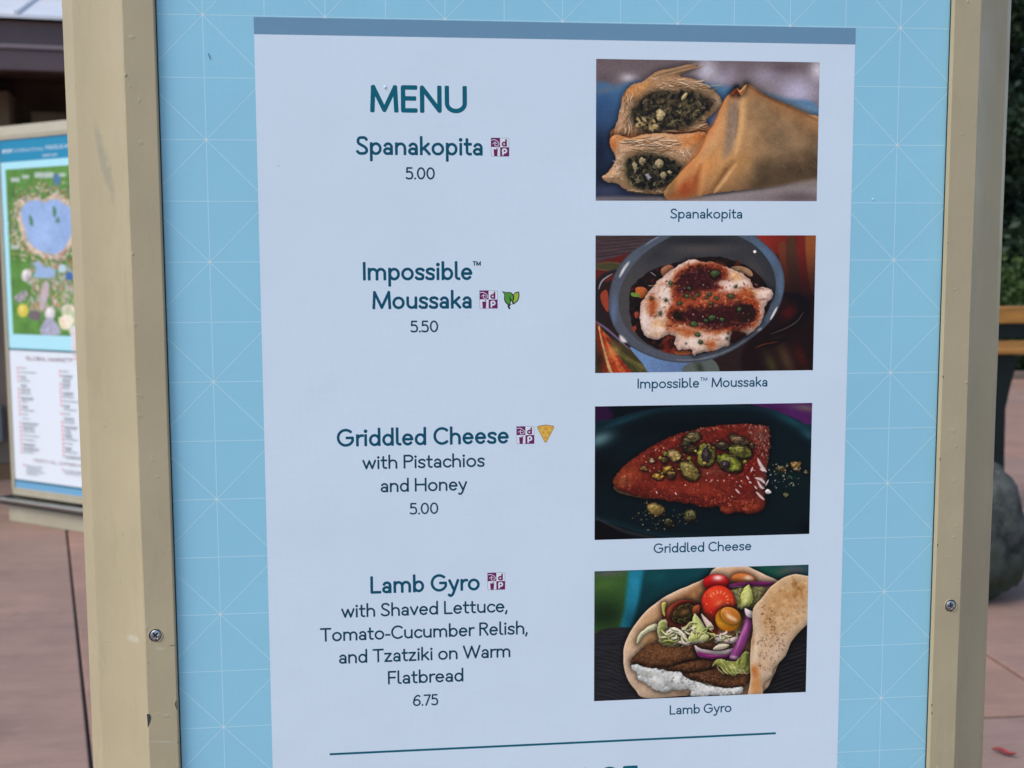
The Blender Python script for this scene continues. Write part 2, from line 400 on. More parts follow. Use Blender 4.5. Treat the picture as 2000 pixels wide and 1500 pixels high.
    def blur(s, r, reg=None):
        k = max(1, int(r*s.k)); im = s.im
        for _ in range(2):
            for axis in (0, 1):
                pad = [(k+1, k) if i == axis else (0, 0) for i in range(3)]
                c = np.cumsum(np.pad(im, pad, mode='edge'), axis=axis); n = 2*k+1
                im = (c[n:]-c[:-n])/n if axis == 0 else (c[:, n:]-c[:, :-n])/n
        s.im = im
    def done(s, grain=2.0, con=1.08, k=.97):
        n1 = s.noise(2.2, 31, 1); n2 = s.noise(7, 33, 2); n3 = s.noise(26, 35, 2)
        s.im = s.im*(1+.05*n1+.03*n2+.02*n3)[..., None]
        lum = s.im.mean(2, keepdims=True); s.im = lum+(s.im-lum)*.90; s.im = ((np.clip(s.im, 0, 255)/255)**con)*255*k
        return np.clip(s.im+s.rng.randn(s.h, s.w, 1)*grain, 0, 255)
def spiral(rng, x0, y0, x1, y1, n, amp):
    import numpy as np
    t = np.linspace(0, 1, n)
    return np.c_[x0+(x1-x0)*t+rng.uniform(-amp, amp, n), y0+(y1-y0)*t+rng.uniform(-amp, amp, n)]

def food_pastry():
    q = ((63, 74), (1888, 86), (1853, 1223), (57, 1223))
    s = Paint(640, 390, q, 1, (112, 100, 108))
    s.poly([(60, 60), (1900, 60), (1900, 520), (60, 500)], (112, 100, 107), sm=False, to=(60, 80, 60, 330, (122, 112, 122)))
    s.dabs([(960, 160, 110, 110, 0, (205, 210, 235), .85), (1080, 230, 80, 60, 0, (175, 175, 205), .7), (1160, 190, 70, 100, 0, (160, 152, 180), .6),
            (320, 225, 70, 36, 0, (205, 205, 225), .9), (130, 240, 90, 60, 0, (90, 78, 86), .6), (1430, 200, 130, 90, 0, (172, 170, 200), .65),
            (1700, 330, 190, 150, 0, (190, 192, 228), .9), (1870, 150, 70, 90, 0, (215, 220, 240), .9), (1600, 130, 150, 40, 0, (95, 82, 92), .7), (720, 120, 120, 50, 0, (118, 106, 112), .5)])
    s.poly([(40, 345), (230, 290), (420, 250), (700, 230), (1000, 275), (1300, 310), (1600, 385), (1900, 500), (1900, 1300), (40, 1300)], (70, 120, 172), soft=22,
           to=(200, 300, 150, 1000, (28, 38, 66)), dabs=[(120, 330, 130, 22, -12, (120, 125, 135), .8), (1050, 300, 160, 30, 5, (80, 130, 165), .8), (1000, 590, 120, 120, 0, (58, 100, 168), .9),
            (1800, 470, 170, 50, 15, (110, 160, 205), .8), (120, 480, 120, 140, 0, (48, 84, 134), .8), (90, 800, 60, 160, 0, (22, 32, 58), .8), (150, 1140, 180, 60, 0, (66, 78, 112), .8)])
    s.blur(12)
    # front rim of the plate
    s.poly([(40, 1195), (500, 1190), (1000, 1170), (1500, 1110), (1900, 1020), (1900, 1260), (40, 1260)], (128, 122, 128), soft=20, dabs=[(1500, 1140, 400, 26, -8, (165, 162, 172), .8), (1700, 1210, 250, 40, 0, (95, 82, 92), .8), (300, 1220, 300, 20, 0, (90, 92, 108), .7)])
    s.glow = (24, .35); s.form = (60, .26)
    # upper cut piece
    s.poly([(200, 640), (500, 640), (760, 600), (960, 590), (960, 740), (700, 790), (240, 780)], (176, 104, 52), soft=3, dabs=[(650, 672, 260, 12, 0, (70, 26, 12), .8)])
    up = [(180, 780), (205, 680), (235, 560), (262, 440), (290, 350), (345, 290), (430, 255), (500, 205), (570, 165), (700, 142), (800, 118), (880, 130), (800, 165), (742, 212), (830, 225), (920, 262), (985, 310), (1050, 352), (1088, 425), (1050, 480), (965, 550), (935, 612), (820, 650), (700, 672), (560, 668), (420, 672), (280, 690)]
    s.poly(up, (178, 136, 98), soft=1.5, rough=9, rs=40, tex=.16, ts=14, dabs=[(300, 330, 90, 80, 0, (205, 128, 60), .8), (250, 560, 60, 170, 10, (196, 160, 132), .8), (430, 300, 90, 60, -20, (205, 152, 90), .7),
        (210, 730, 60, 60, 0, (200, 112, 40), .85), (650, 190, 160, 26, -20, (150, 124, 96), .8), (880, 300, 130, 60, 20, (172, 150, 128), .8), (1040, 420, 60, 60, 0, (208, 186, 166), .8), (860, 610, 120, 30, -10, (196, 150, 112), .8), (700, 660, 130, 14, 0, (120, 52, 22), .8)], rim=(26, (120, 82, 48), .35))
    r = s.rng
    def flakes(n, x0, x1, y0, y1, dx, dy, w0=4, w1=11, al=.8):
        for i in range(n):
            x = r.uniform(x0, x1); y = r.uniform(y0, y1); q_ = spiral(r, x, y, x+r.uniform(*dx), y+r.uniform(*dy), 5, 9); wd = r.uniform(w0, w1)
            s.line(q_+[3, 7], wd*1.1, (84, 58, 38), al*.8); s.line(q_, wd, [(236, 214, 186), (214, 180, 142), (190, 150, 108), (244, 226, 204)][i % 4], al)
    for i in range(46):      # flaky layers of pastry
        x = r.uniform(270, 480); y = r.uniform(330, 640)
        s.line(spiral(r, x, y, x+r.uniform(-40, 20), y+r.uniform(60, 150), 4, 8), r.uniform(5, 11), [(222, 196, 168), (150, 112, 78), (205, 172, 140), (128, 92, 60)][i % 4], .55)
    for i in range(60):
        x = r.uniform(480, 980); y = 215+(x-480)*.12+r.uniform(-10, 110)
        s.line(spiral(r, x, y, x+r.uniform(60, 140), y+r.uniform(-20, 45), 4, 9), r.uniform(5, 12), [(214, 186, 152), (112, 86, 62), (190, 156, 118), (150, 134, 112)][i % 4], .55)
    for a, b, c in ((500, 215, 30), (560, 190, 22), (620, 205, 16)):
        s.line([(a, b), (a+110, b-32), (a+220, b-60), (a+330, b-85)], c, (176, 144, 108), .7); s.line([(a, b+8), (a+110, b-22), (a+220, b-50), (a+310, b-72)], 7, (100, 78, 58), .6)
    flakes(34, 285, 360, 330, 560, (-30, 20), (70, 150)); flakes(34, 470, 880, 235, 320, (70, 150), (-10, 50)); flakes(14, 880, 1010, 330, 440, (20, 60), (10, 60)); flakes(12, 620, 880, 610, 650, (60, 120), (-40, 0))
    f1 = [(352, 530), (385, 450), (430, 400), (520, 345), (640, 350), (760, 345), (880, 350), (960, 385), (1010, 420), (975, 470), (900, 545), (830, 590), (740, 625), (640, 655), (500, 660), (400, 615)]
    s.poly([(320, 560), (360, 420), (470, 330), (640, 310), (880, 310), (1030, 380), (1020, 470), (900, 600), (700, 665), (480, 680), (370, 640)], (112, 92, 64), soft=50, rough=16, alpha=.6)
    s.poly(f1, (50, 44, 34), soft=3, rough=16, rs=34, tex=.5, ts=22, rim=(40, (96, 84, 58), .5))
    s.specks(f1, 230, (6, 20), [(20, 20, 18), (28, 30, 26), (92, 82, 56), (120, 106, 74), (66, 60, 42), (14, 16, 18)], .7, 3)
    for i in range(70):
        x = r.uniform(390, 930); y = r.uniform(370, 610)
        if abs(y-480-(650-x)*.12) < 120: s.line(spiral(r, x, y, x+r.uniform(-50, 60), y+r.uniform(-26, 30), 5, 14), r.uniform(5, 13), [(138, 130, 96), (24, 24, 22), (160, 150, 112), (16, 18, 20), (98, 96, 70)][i % 5], .75)
    s.poly([(548, 500), (575, 475), (610, 500), (622, 535), (590, 570), (560, 580), (550, 540)], (186, 172, 130), rough=12, tex=.3, ts=14, rs=18, rim=(10, (96, 88, 62), .6))
    s.poly([(755, 380), (785, 345), (805, 350), (785, 390), (758, 408)], (190, 178, 124), tex=.2)
    s.specks([(370, 560), (500, 540), (560, 640), (420, 640)], 26, (7, 15), [(178, 158, 104), (200, 180, 128), (120, 104, 70)], .8, 2.4)
    s.line([(600, 660), (680, 655), (760, 668), (860, 640), (940, 600)], 16, (206, 162, 122), .8)
    s.line([(600, 672), (700, 672), (800, 668), (920, 655)], 16, (84, 30, 14), .7)
    # lower cut piece
    lo = [(108, 1030), (150, 1000), (180, 960), (215, 900), (198, 830), (168, 760), (185, 705), (240, 690), (330, 715), (430, 690), (560, 672), (700, 680), (850, 668), (950, 670), (950, 760), (880, 860), (800, 960), (720, 1060), (630, 1160), (500, 1168), (380, 1155), (280, 1125), (225, 1080), (150, 1078)]
    s.poly(lo, (196, 158, 124), soft=1.5, rough=8, rs=40, tex=.14, ts=16, dabs=[(195, 770, 40, 60, 0, (214, 120, 50), .9), (300, 712, 120, 30, 0, (205, 128, 62), .8), (820, 740, 160, 70, 0, (198, 128, 66), .85), (900, 700, 60, 40, 0, (180, 96, 40), .8),
        (260, 950, 70, 120, 0, (206, 186, 160), .8), (620, 820, 140, 50, 10, (205, 176, 148), .7), (260, 1060, 90, 50, 20, (170, 140, 100), .7), (400, 1140, 200, 14, 5, (220, 190, 150), .8)], rim=(16, (142, 92, 50), .4))
    for i in range(60):
        x = r.uniform(230, 640); y = r.uniform(715, 850)
        s.line(spiral(r, x, y, x+r.uniform(70, 180), y+r.uniform(-40, 50), 4, 9), r.uniform(5, 11), [(226, 200, 172), (148, 104, 70), (210, 180, 150), (120, 88, 60), (232, 204, 186)][i % 5], .5)
    for i in range(20):
        x = r.uniform(200, 300); y = r.uniform(880, 1080)
        s.line(spiral(r, x, y, x+r.uniform(-20, 60), y+r.uniform(-60, 60), 4, 9), r.uniform(6, 12), [(222, 196, 164), (150, 128, 90)][i % 2], .5)
    flakes(40, 230, 620, 720, 830, (80, 170), (-30, 40)); flakes(12, 660, 800, 770, 900, (10, 50), (40, 90)); flakes(16, 190, 280, 880, 1060, (-20, 50), (-50, 50)); flakes(10, 300, 560, 1135, 1150, (60, 110), (0, 14))
    f2 = [(305, 900), (360, 870), (420, 850), (530, 848), (640, 885), (745, 945), (715, 1010), (650, 1080), (560, 1125), (440, 1135), (350, 1085), (310, 1000)]
    s.poly([(270, 900), (340, 830), (540, 810), (680, 850), (790, 940), (720, 1060), (560, 1150), (380, 1150), (280, 1060)], (122, 104, 68), soft=46, rough=16, alpha=.6)
    s.poly(f2, (44, 39, 32), soft=3, rough=14, rs=30, tex=.5, ts=20, rim=(34, (120, 108, 72), .55))
    s.specks(f2, 170, (6, 18), [(18, 20, 20), (12, 14, 18), (88, 84, 58), (54, 58, 42)], .75, 3)
    for i in range(46):
        x = r.uniform(330, 700); y = r.uniform(870, 1100)
        s.line(spiral(r, x, y, x+r.uniform(-40, 50), y+r.uniform(-36, 40), 5, 14), r.uniform(5, 12), [(130, 120, 86), (20, 22, 22), (150, 142, 110), (14, 15, 20)][i % 4], .75)
    for a, b, c, d in ((430, 905, 30, 36), (570, 925, 34, 40), (372, 950, 22, 44), (605, 1015, 30, 32), (480, 1030, 20, 26), (655, 990, 22, 18)):
        s.poly([(a-c, b), (a-c*.3, b-d), (a+c*.8, b-d*.6), (a+c, b+d*.3), (a, b+d)], (168, 156, 122) if a != 480 else (150, 158, 170), rough=14, rs=18, tex=.35, ts=12, rim=(10, (90, 84, 62), .6))
    # whole triangle on the right
    tri = [(608, 1150), (700, 1040), (800, 930), (880, 850), (930, 760), (965, 670), (1020, 590), (1070, 470), (1115, 380), (1150, 345), (1205, 292), (1240, 310), (1285, 268), (1350, 302), (1480, 385), (1620, 440), (1780, 510), (1900, 575), (1900, 1035), (1700, 1075), (1450, 1110), (1200, 1140), (1000, 1165), (860, 1195), (740, 1215), (640, 1215)]
    s.poly(tri, (192, 146, 96), soft=1.6, rough=4, rs=40, tex=.05, ts=90, dabs=[(1180, 560, 46, 250, 10, (166, 148, 132), .75), (1050, 640, 90, 200, 20, (208, 152, 100), .7), (1000, 760, 60, 60, 0, (214, 168, 120), .6), (1330, 560, 80, 200, 20, (196, 156, 112), .6), (1330, 330, 90, 60, 30, (202, 126, 60), .8), (1150, 400, 60, 60, 0, (206, 134, 78), .7),
        (1600, 760, 230, 200, 20, (160, 136, 104), .8), (1640, 470, 200, 30, 27, (172, 108, 56), .7), (1750, 1000, 260, 70, -6, (58, 48, 34), .95), (1500, 1050, 200, 60, -8, (92, 72, 46), .85), (1450, 960, 140, 90, 0, (120, 104, 76), .7), (1250, 900, 80, 120, 20, (206, 148, 80), .6),
        (900, 960, 120, 100, -40, (208, 134, 72), .8), (1000, 900, 60, 130, 30, (214, 152, 88), .6), (780, 1120, 100, 60, -40, (192, 92, 44), .9), (800, 1140, 40, 30, 0, (170, 70, 40), .6), (900, 1130, 60, 60, 0, (206, 138, 78), .8), (680, 1140, 50, 60, -40, (150, 122, 78), .7), (1780, 640, 120, 60, 40, (170, 118, 70), .5), (1500, 560, 160, 60, 30, (182, 146, 100), .5), (1840, 800, 60, 150, 0, (138, 116, 88), .7)],
        lines=[([(1210, 340), (1255, 420), (1235, 520), (1225, 640), (1200, 760), (1150, 900), (1080, 1010), (1000, 1130)], 26, (150, 96, 52), .6), ([(1262, 330), (1255, 450), (1240, 600), (1215, 760), (1160, 920)], 16, (226, 182, 120), .55),
               ([(1120, 940), (1060, 1020), (1000, 1140)], 30, (226, 178, 116), .7), ([(990, 700), (930, 800), (850, 900), (720, 1060)], 14, (228, 170, 108), .6), ([(880, 1010), (850, 1090), (830, 1180)], 12, (160, 80, 40), .6),
               ([(1285, 275), (1400, 350), (1600, 445), (1850, 560)], 16, (146, 82, 36), .7), ([(1560, 590), (1620, 640), (1660, 700)], 7, (130, 100, 70), .5), ([(1720, 660), (1790, 690), (1850, 690)], 10, (126, 76, 46), .6), ([(1440, 900), (1540, 860), (1620, 880)], 8, (120, 96, 70), .4)],
        rim=(12, (150, 84, 40), .5))
    s.poly([(1160, 350), (1185, 320), (1205, 305), (1222, 330), (1240, 352), (1215, 362), (1200, 335), (1180, 362)], (150, 66, 30), soft=1.5)
    s.poly([(1205, 300), (1232, 322), (1262, 290), (1285, 275), (1270, 330), (1245, 362), (1228, 345)], (222, 160, 100), soft=1.5, dabs=[(1250, 330, 12, 30, 30, (160, 90, 50), .7)])
    s.poly([(1290, 290), (1480, 385), (1850, 560), (1870, 1040), (1400, 1120), (1330, 980), (1420, 760), (1330, 500)], (120, 100, 74), soft=90, alpha=.42, tex=.35, ts=90, octs=4)
    s.poly([(1400, 960), (1600, 880), (1880, 820), (1880, 1045), (1500, 1110), (1300, 1130)], (48, 38, 26), soft=110, alpha=.8)
    s.poly([(1500, 430), (1860, 600), (1860, 640), (1640, 540), (1480, 460)], (196, 128, 68), soft=50, alpha=.5)
    for q_, wd, cl, al in (([(1262, 300), (1250, 420), (1252, 560), (1225, 700), (1195, 820)], 60, (232, 190, 132), .6), ([(1330, 330), (1340, 480), (1310, 680), (1250, 860)], 70, (204, 160, 110), .4), ([(1195, 420), (1180, 540), (1160, 660), (1150, 780)], 60, (124, 112, 104), .65), ([(1215, 470), (1205, 600), (1185, 720)], 16, (92, 76, 66), .6),
                       ([(1125, 400), (1060, 520), (990, 660), (900, 800), (800, 950), (690, 1090)], 46, (214, 134, 74), .7), ([(1090, 540), (1040, 680), (960, 820), (880, 940)], 60, (222, 170, 118), .5), ([(1165, 900), (1110, 970), (1050, 1060), (1000, 1140)], 44, (104, 66, 34), .6), ([(1190, 930), (1130, 1010), (1070, 1090), (1020, 1150)], 26, (232, 188, 130), .8),
                       ([(910, 930), (870, 1040), (850, 1180)], 34, (150, 88, 46), .55), ([(960, 900), (930, 1020), (900, 1170)], 44, (228, 166, 108), .5), ([(700, 1060), (660, 1130), (630, 1200)], 50, (120, 92, 54), .6), ([(780, 1090), (770, 1140), (780, 1190)], 40, (150, 64, 32), .6), ([(1290, 280), (1400, 345), (1560, 420), (1700, 480), (1860, 560)], 20, (120, 66, 30), .7)):
        s.line(q_, wd, cl, al, 1.0)
    for i in range(26):
        x = r.uniform(1300, 1820); y = r.uniform(520, 960); s.line([(x, y), (x+r.uniform(20, 70), y+r.uniform(10, 50))], r.uniform(4, 9), [(96, 76, 54), (188, 156, 116)][i % 2], .3, 1.0)
    s.poly([(1160, 350), (1185, 320), (1205, 305), (1222, 330), (1240, 352), (1215, 362), (1200, 335), (1180, 362)], (150, 66, 30), soft=1.5)
    s.poly([(1205, 300), (1232, 322), (1262, 290), (1285, 275), (1270, 330), (1245, 362), (1228, 345)], (222, 160, 100), soft=1.5, dabs=[(1250, 330, 12, 30, 30, (160, 90, 50), .7)])
    s.poly([(1290, 300), (1480, 390), (1850, 560), (1860, 1040), (1300, 1120), (1180, 1100), (1250, 760)], (124, 104, 80), soft=60, alpha=.34, tex=.5, ts=110, octs=4)
    s.poly([(1240, 380), (1270, 420), (1250, 640), (1190, 840), (1120, 940), (1200, 660)], (232, 186, 124), soft=26, alpha=.5); s.poly([(1130, 420), (1190, 420), (1200, 600), (1170, 800), (1090, 860), (1120, 640)], (150, 130, 116), soft=30, alpha=.6, tex=.2, ts=50)
    s.poly([(640, 1200), (720, 1100), (860, 1010), (900, 1060), (860, 1180), (720, 1215)], (168, 84, 42), soft=30, alpha=.45, tex=.2)
    s.poly([(620, 1225), (860, 1200), (1100, 1165), (1500, 1110), (1900, 1045), (1900, 1260), (620, 1260)], (150, 144, 150), soft=26, alpha=.75, dabs=[(1700, 1190, 250, 50, 0, (100, 88, 98), .9), (800, 1220, 200, 20, 0, (176, 150, 130), .8)])
    return s.done(2.5)

def food_casserole():
    q = ((55, 87), (1848, 79), (1820, 1168), (52, 1192))
    s = Paint(640, 390, q, 2, (46, 30, 30))
    r = s.rng
    s.poly([(40, 70), (640, 70), (300, 300), (40, 330)], (72, 58, 64), sm=False, tex=.25, ts=40, ax=4, ay=.3)
    for i in range(16): s.line([(40, 100+i*15), (300, 84+i*13), (560, 60+i*12)], 5, [(104, 86, 92), (48, 38, 44)][i % 2], .6)
    s.poly([(40, 330), (250, 250), (400, 230), (260, 420), (40, 460)], (98, 34, 28), soft=8, tex=.15)
    s.poly([(55, 320), (160, 300), (260, 315), (230, 370), (100, 365), (50, 350)], (74, 72, 46), soft=3, rim=(10, (150, 140, 110), .7))
    s.poly([(1290, 70), (1860, 70), (1860, 1200), (1300, 1200)], (74, 30, 26), sm=False, to=(1500, 100, 1500, 900, (26, 14, 16)))
    s.poly([(1320, 70), (1700, 70), (1640, 140), (1500, 240)], (150, 44, 32), soft=8, to=(1400, 90, 1600, 220, (112, 34, 26)))
    for x0, x1, c in ((1540, 1600, (118, 58, 36)), (1600, 1680, (84, 52, 36)), (1690, 1760, (120, 34, 30)), (1760, 1860, (146, 84, 42))):
        s.poly([(x0, 200-(x0-1540)*.5), (x1, 180-(x1-1540)*.5), (x1+90, 560), (x0+60, 600)], c, soft=10, to=(x0, 200, x0+60, 620, (30, 14, 16)))
    s.poly([(1280, 1200), (1320, 900), (1850, 560), (1850, 1200)], (30, 14, 16), soft=20, dabs=[(1600, 1080, 60, 160, -25, (104, 82, 52), .6), (1480, 1120, 50, 120, -25, (88, 92, 46), .55), (1720, 1060, 50, 120, -25, (80, 24, 20), .7), (1620, 700, 80, 70, 0, (92, 18, 20), .7)])
    s.blur(5)
    # striped cloth lower left
    s.poly([(40, 800), (200, 900), (420, 1060), (560, 1200), (40, 1200)], (70, 60, 36), soft=3)
    for a, c in ((0, (122, 46, 26)), (60, (206, 168, 112)), (90, (166, 58, 30)), (150, (192, 92, 44)), (205, (150, 48, 30)), (255, (70, 70, 40)), (330, (84, 82, 46)), (400, (104, 100, 52))):
        s.poly([(52+a*.45, 800+a*.6), (90+a*.5, 815+a*.6), (190+a, 1200), (110+a, 1200)], c, soft=4, tex=.25, ts=18)
    s.dabs([(190, 1020, 60, 60, 0, (226, 168, 96), .6), (90, 1080, 40, 80, 0, (40, 24, 18), .7)])
    # left handle
    s.line([(215, 370), (110, 430), (60, 540), (70, 700), (130, 830), (240, 930)], 60, (40, 34, 40), 1, .3)
    s.line([(190, 395), (110, 450), (80, 520)], 12, (190, 190, 200), .8)
    s.poly([(95, 560), (150, 530), (160, 700), (110, 640)], (160, 66, 44), soft=4); s.line([(60, 780), (160, 850), (330, 1000)], 18, (116, 104, 140), .9)
    s.line([(1585, 560), (1720, 600), (1745, 700), (1660, 800), (1450, 890)], 90, (18, 12, 16), 1, .3)
    s.line([(1745, 700), (1690, 775), (1600, 830), (1470, 880)], 12, (120, 92, 84), .6)
    s.line([(1350, 960), (1500, 950), (1620, 900)], 46, (22, 12, 14), 1); s.line([(1350, 990), (1420, 960), (1540, 940)], 12, (130, 62, 40), .6)
    # bowl
    s.poly([(330, 980), (480, 1050), (640, 1095), (860, 1095), (1000, 1080), (900, 1110), (800, 1130), (760, 1210), (520, 1210), (430, 1110)], (104, 142, 196), soft=3, to=(500, 1050, 860, 1190, (88, 116, 168)), tex=.12, ts=5)
    s.poly([(760, 1150), (830, 1110), (1000, 1080), (1050, 1200), (800, 1210)], (92, 104, 104), soft=5, dabs=[(900, 1150, 30, 60, -30, (44, 56, 46), .8)])
    s.poly([(700, 20), (520, 110), (350, 215), (235, 350), (175, 500), (160, 660), (190, 790), (250, 890), (350, 985), (480, 1050), (640, 1098), (810, 1108), (980, 1085), (1160, 1015), (1330, 905), (1470, 780), (1550, 650), (1590, 500), (1580, 370), (1520, 240), (1420, 140), (1300, 60), (1000, 0)],
           (78, 96, 120), soft=1.6, to=(1500, 150, 300, 900, (84, 92, 108)), rim=(20, (56, 66, 84), .7), dabs=[(1440, 230, 60, 140, -50, (92, 128, 172), .6), (1560, 480, 36, 160, 0, (90, 120, 156), .7), (200, 700, 30, 160, 5, (98, 124, 168), .8), (330, 260, 60, 90, 45, (92, 108, 132), .6)])
    s.poly([(760, 60), (600, 130), (455, 225), (335, 360), (262, 500), (240, 640), (275, 780), (345, 880), (440, 955), (560, 1010), (700, 1040), (850, 1040), (1010, 1000), (1170, 935), (1320, 840), (1430, 720), (1500, 590), (1520, 460), (1485, 330), (1400, 210), (1280, 120), (1080, 50)],
           (54, 58, 66), soft=2, to=(1450, 400, 300, 600, (76, 76, 80)), dabs=[(600, 200, 200, 90, -30, (44, 50, 60), .7), (900, 190, 300, 50, 0, (92, 84, 84), .6), (1350, 350, 120, 60, 55, (74, 72, 74), .8), (900, 120, 300, 40, 0, (30, 36, 46), .7)])
    s.line([(250, 420), (285, 355), (325, 300)], 20, (228, 232, 236), .95, .8); s.line([(455, 165), (520, 120), (570, 95)], 10, (170, 178, 190), .6)
    s.line([(255, 895), (275, 925), (300, 940)], 32, (236, 238, 240), .95, .7); s.line([(1475, 760), (1500, 715), (1530, 660)], 16, (232, 234, 236), .95, .6)
    s.ell(1348, 213, 13, 12, 0, (250, 250, 250)); s.line([(700, 1085), (900, 1080), (1150, 1000), (1400, 830)], 10, (150, 156, 164), .6)
    c = [(328, 600), (345, 510), (420, 430), (520, 360), (640, 320), (780, 290), (950, 255), (1100, 265), (1250, 310), (1380, 400), (1450, 500), (1480, 600), (1430, 730), (1300, 860), (1150, 950), (1000, 1010), (850, 1045), (700, 1040), (560, 1000), (440, 930), (360, 830), (330, 700)]
    s.poly(c, (34, 20, 20), soft=4, rough=8, rs=40, tex=.4, ts=30)
    s.specks(c, 240, (8, 22), [(18, 10, 14), (60, 26, 22), (96, 36, 26), (24, 22, 20)], .7, 2)
    s.poly([(585, 355), (650, 320), (690, 345), (640, 400), (600, 420)], (186, 124, 90), tex=.15, rim=(12, (110, 60, 40), .5)); s.poly([(380, 510), (440, 500), (480, 540), (440, 590), (390, 570)], (200, 106, 52), tex=.2)
    s.poly([(345, 545), (400, 555), (410, 580), (350, 575)], (110, 150, 60)); s.poly([(370, 710), (400, 700), (410, 740), (380, 750)], (190, 80, 60)); s.poly([(350, 830), (380, 810), (385, 840), (365, 860)], (150, 60, 44))
    s.poly([(1150, 345), (1230, 330), (1310, 360), (1330, 410), (1260, 400)], (176, 140, 106), tex=.12); s.line([(500, 380), (545, 412)], 5, (220, 220, 230), .9); s.line([(480, 490), (530, 488), (560, 470)], 9, (230, 210, 190), .8)
    s.specks([(600, 900), (690, 900), (700, 1020), (600, 1010)], 30, (10, 24), [(120, 34, 26), (76, 20, 18), (150, 60, 36)], .8); s.specks([(1250, 380), (1360, 460), (1380, 520), (1260, 440)], 26, (8, 20), [(120, 40, 28), (160, 66, 40), (80, 24, 22)], .8)
    s.poly([(700, 1020), (800, 1010), (850, 1040), (720, 1045)], (160, 84, 44), tex=.2)
    s.glow = (24, .5); s.form = (30, .26)
    blob = [(412, 740), (420, 640), (460, 570), (520, 500), (580, 430), (650, 380), (720, 330), (790, 290), (860, 278), (930, 300), (1010, 300), (1080, 318), (1160, 355), (1240, 385), (1310, 440), (1350, 505), (1420, 500), (1480, 520), (1492, 570), (1440, 640), (1420, 720), (1390, 800), (1290, 885), (1245, 870), (1170, 860), (1150, 920), (1145, 960), (1060, 1000), (940, 1025), (850, 1048), (830, 1005), (740, 1005), (692, 960), (705, 905), (640, 885), (570, 920), (470, 905), (430, 830)]
    s.poly(blob, (214, 186, 172), soft=2, rough=12, rs=34, tex=.16, ts=22, octs=4, rim=(34, (170, 142, 140), .7), dabs=[(450, 800, 70, 130, 10, (226, 208, 208), .9), (620, 560, 60, 120, 20, (240, 226, 222), .8), (1430, 560, 60, 60, 0, (232, 214, 208), .9), (900, 950, 160, 60, 0, (232, 212, 196), .7), (1120, 500, 160, 40, -15, (236, 214, 212), .8), (780, 300, 120, 20, -20, (230, 206, 190), .8), (1300, 830, 80, 60, -30, (220, 196, 186), .8),
        (560, 820, 50, 60, 0, (232, 176, 96), .8), (1200, 420, 60, 50, 40, (226, 176, 110), .8), (1300, 540, 60, 60, 0, (214, 150, 90), .7)])
    for i in range(46):
        a, b = r.uniform(440, 1400), r.uniform(330, 1000)
        s.dabs([(a, b, r.uniform(10, 30), r.uniform(7, 18), r.uniform(0, 180), [(240, 228, 226), (186, 150, 136), (214, 160, 104)][i % 3], .0 if b > 900 and a < 700 or b < 460 and (a < 640 or a > 1260) else .45)])
    halo = (176, 78, 26); dk = (70, 26, 28)
    R = [[(700, 400), (800, 335), (950, 310), (1080, 330), (1130, 400), (1100, 480), (1000, 540), (860, 590), (740, 640), (690, 600), (680, 500)],
         [(640, 690), (740, 640), (900, 620), (1050, 590), (1200, 570), (1330, 600), (1385, 680), (1360, 790), (1250, 840), (1120, 860), (1000, 870), (880, 830), (760, 800), (670, 780)],
         [(480, 620), (520, 580), (560, 620), (545, 700), (500, 740), (470, 690)], [(620, 790), (680, 780), (700, 830), (640, 850)], [(960, 940), (1020, 930), (1040, 970), (990, 1000), (950, 975)], [(1250, 500), (1330, 560), (1300, 600), (1230, 560)], [(700, 830), (860, 840), (840, 890), (740, 880)]]
    for p in R: s.poly(p, halo, soft=36, rough=22, rs=50, alpha=.9)
    for p in R[:2]:
        s.poly(p, (150, 62, 30), soft=24, rough=26, rs=40, tex=.2, ts=16)
        cx = sum(a for a, b in p)/len(p); cy = sum(b for a, b in p)/len(p)
        s.poly([(cx+(a-cx)*.84, cy+(b-cy)*.82) for a, b in p], dk, soft=22, rough=30, rs=44, tex=.35, ts=14)
        s.specks(p, 170, (5, 13), [(112, 44, 36), (48, 16, 20), (150, 74, 60), (36, 12, 18), (128, 50, 34)], .6, 2.2)
    big = [(470, 620), (560, 500), (690, 380), (860, 310), (1060, 325), (1180, 400), (1330, 520), (1410, 640), (1370, 800), (1200, 860), (1000, 900), (800, 880), (620, 820), (480, 730)]
    s.poly([(660, 640), (720, 560), (900, 530), (1100, 540), (1260, 560), (1370, 620), (1330, 700), (1000, 680), (760, 690)], (160, 66, 34), soft=40, rough=50, rs=46, tex=.3, ts=16, alpha=.8)
    for i in range(150):
        x = r.uniform(480, 1400); y = r.uniform(340, 980); an = r.uniform(-.9, .4); ln = r.uniform(24, 80)
        if ((x-930)/500)**2+((y-640)/330)**2 > 1: continue
        s.line([(x, y), (x+ln*.5*np.cos(an), y+ln*.5*np.sin(an)+r.uniform(-12, 12)), (x+ln*np.cos(an), y+ln*np.sin(an))], r.uniform(7, 20), [(206, 120, 56), (150, 60, 24), (232, 206, 186), (112, 40, 24), (226, 160, 92), (84, 30, 26)][i % 6], .42, 1.0)
    for p in R[:2]:
        cx = sum(a for a, b in p)/len(p); cy = sum(b for a, b in p)/len(p)
        s.poly([(cx+(a-cx)*.74, cy+(b-cy)*.66) for a, b in p], (52, 18, 22), soft=30, rough=46, rs=30, tex=.5, ts=12, alpha=.8)
    for x, y, a, b in ((1110, 470, 60, 26), (620, 560, 30, 60), (1230, 470, 60, 30), (560, 840, 60, 30), (1130, 900, 80, 26), (840, 950, 70, 40), (450, 760, 26, 70)): s.ell(x, y, a, b, 0, (238, 224, 218), soft=16, rough=14, rs=24, alpha=.7)
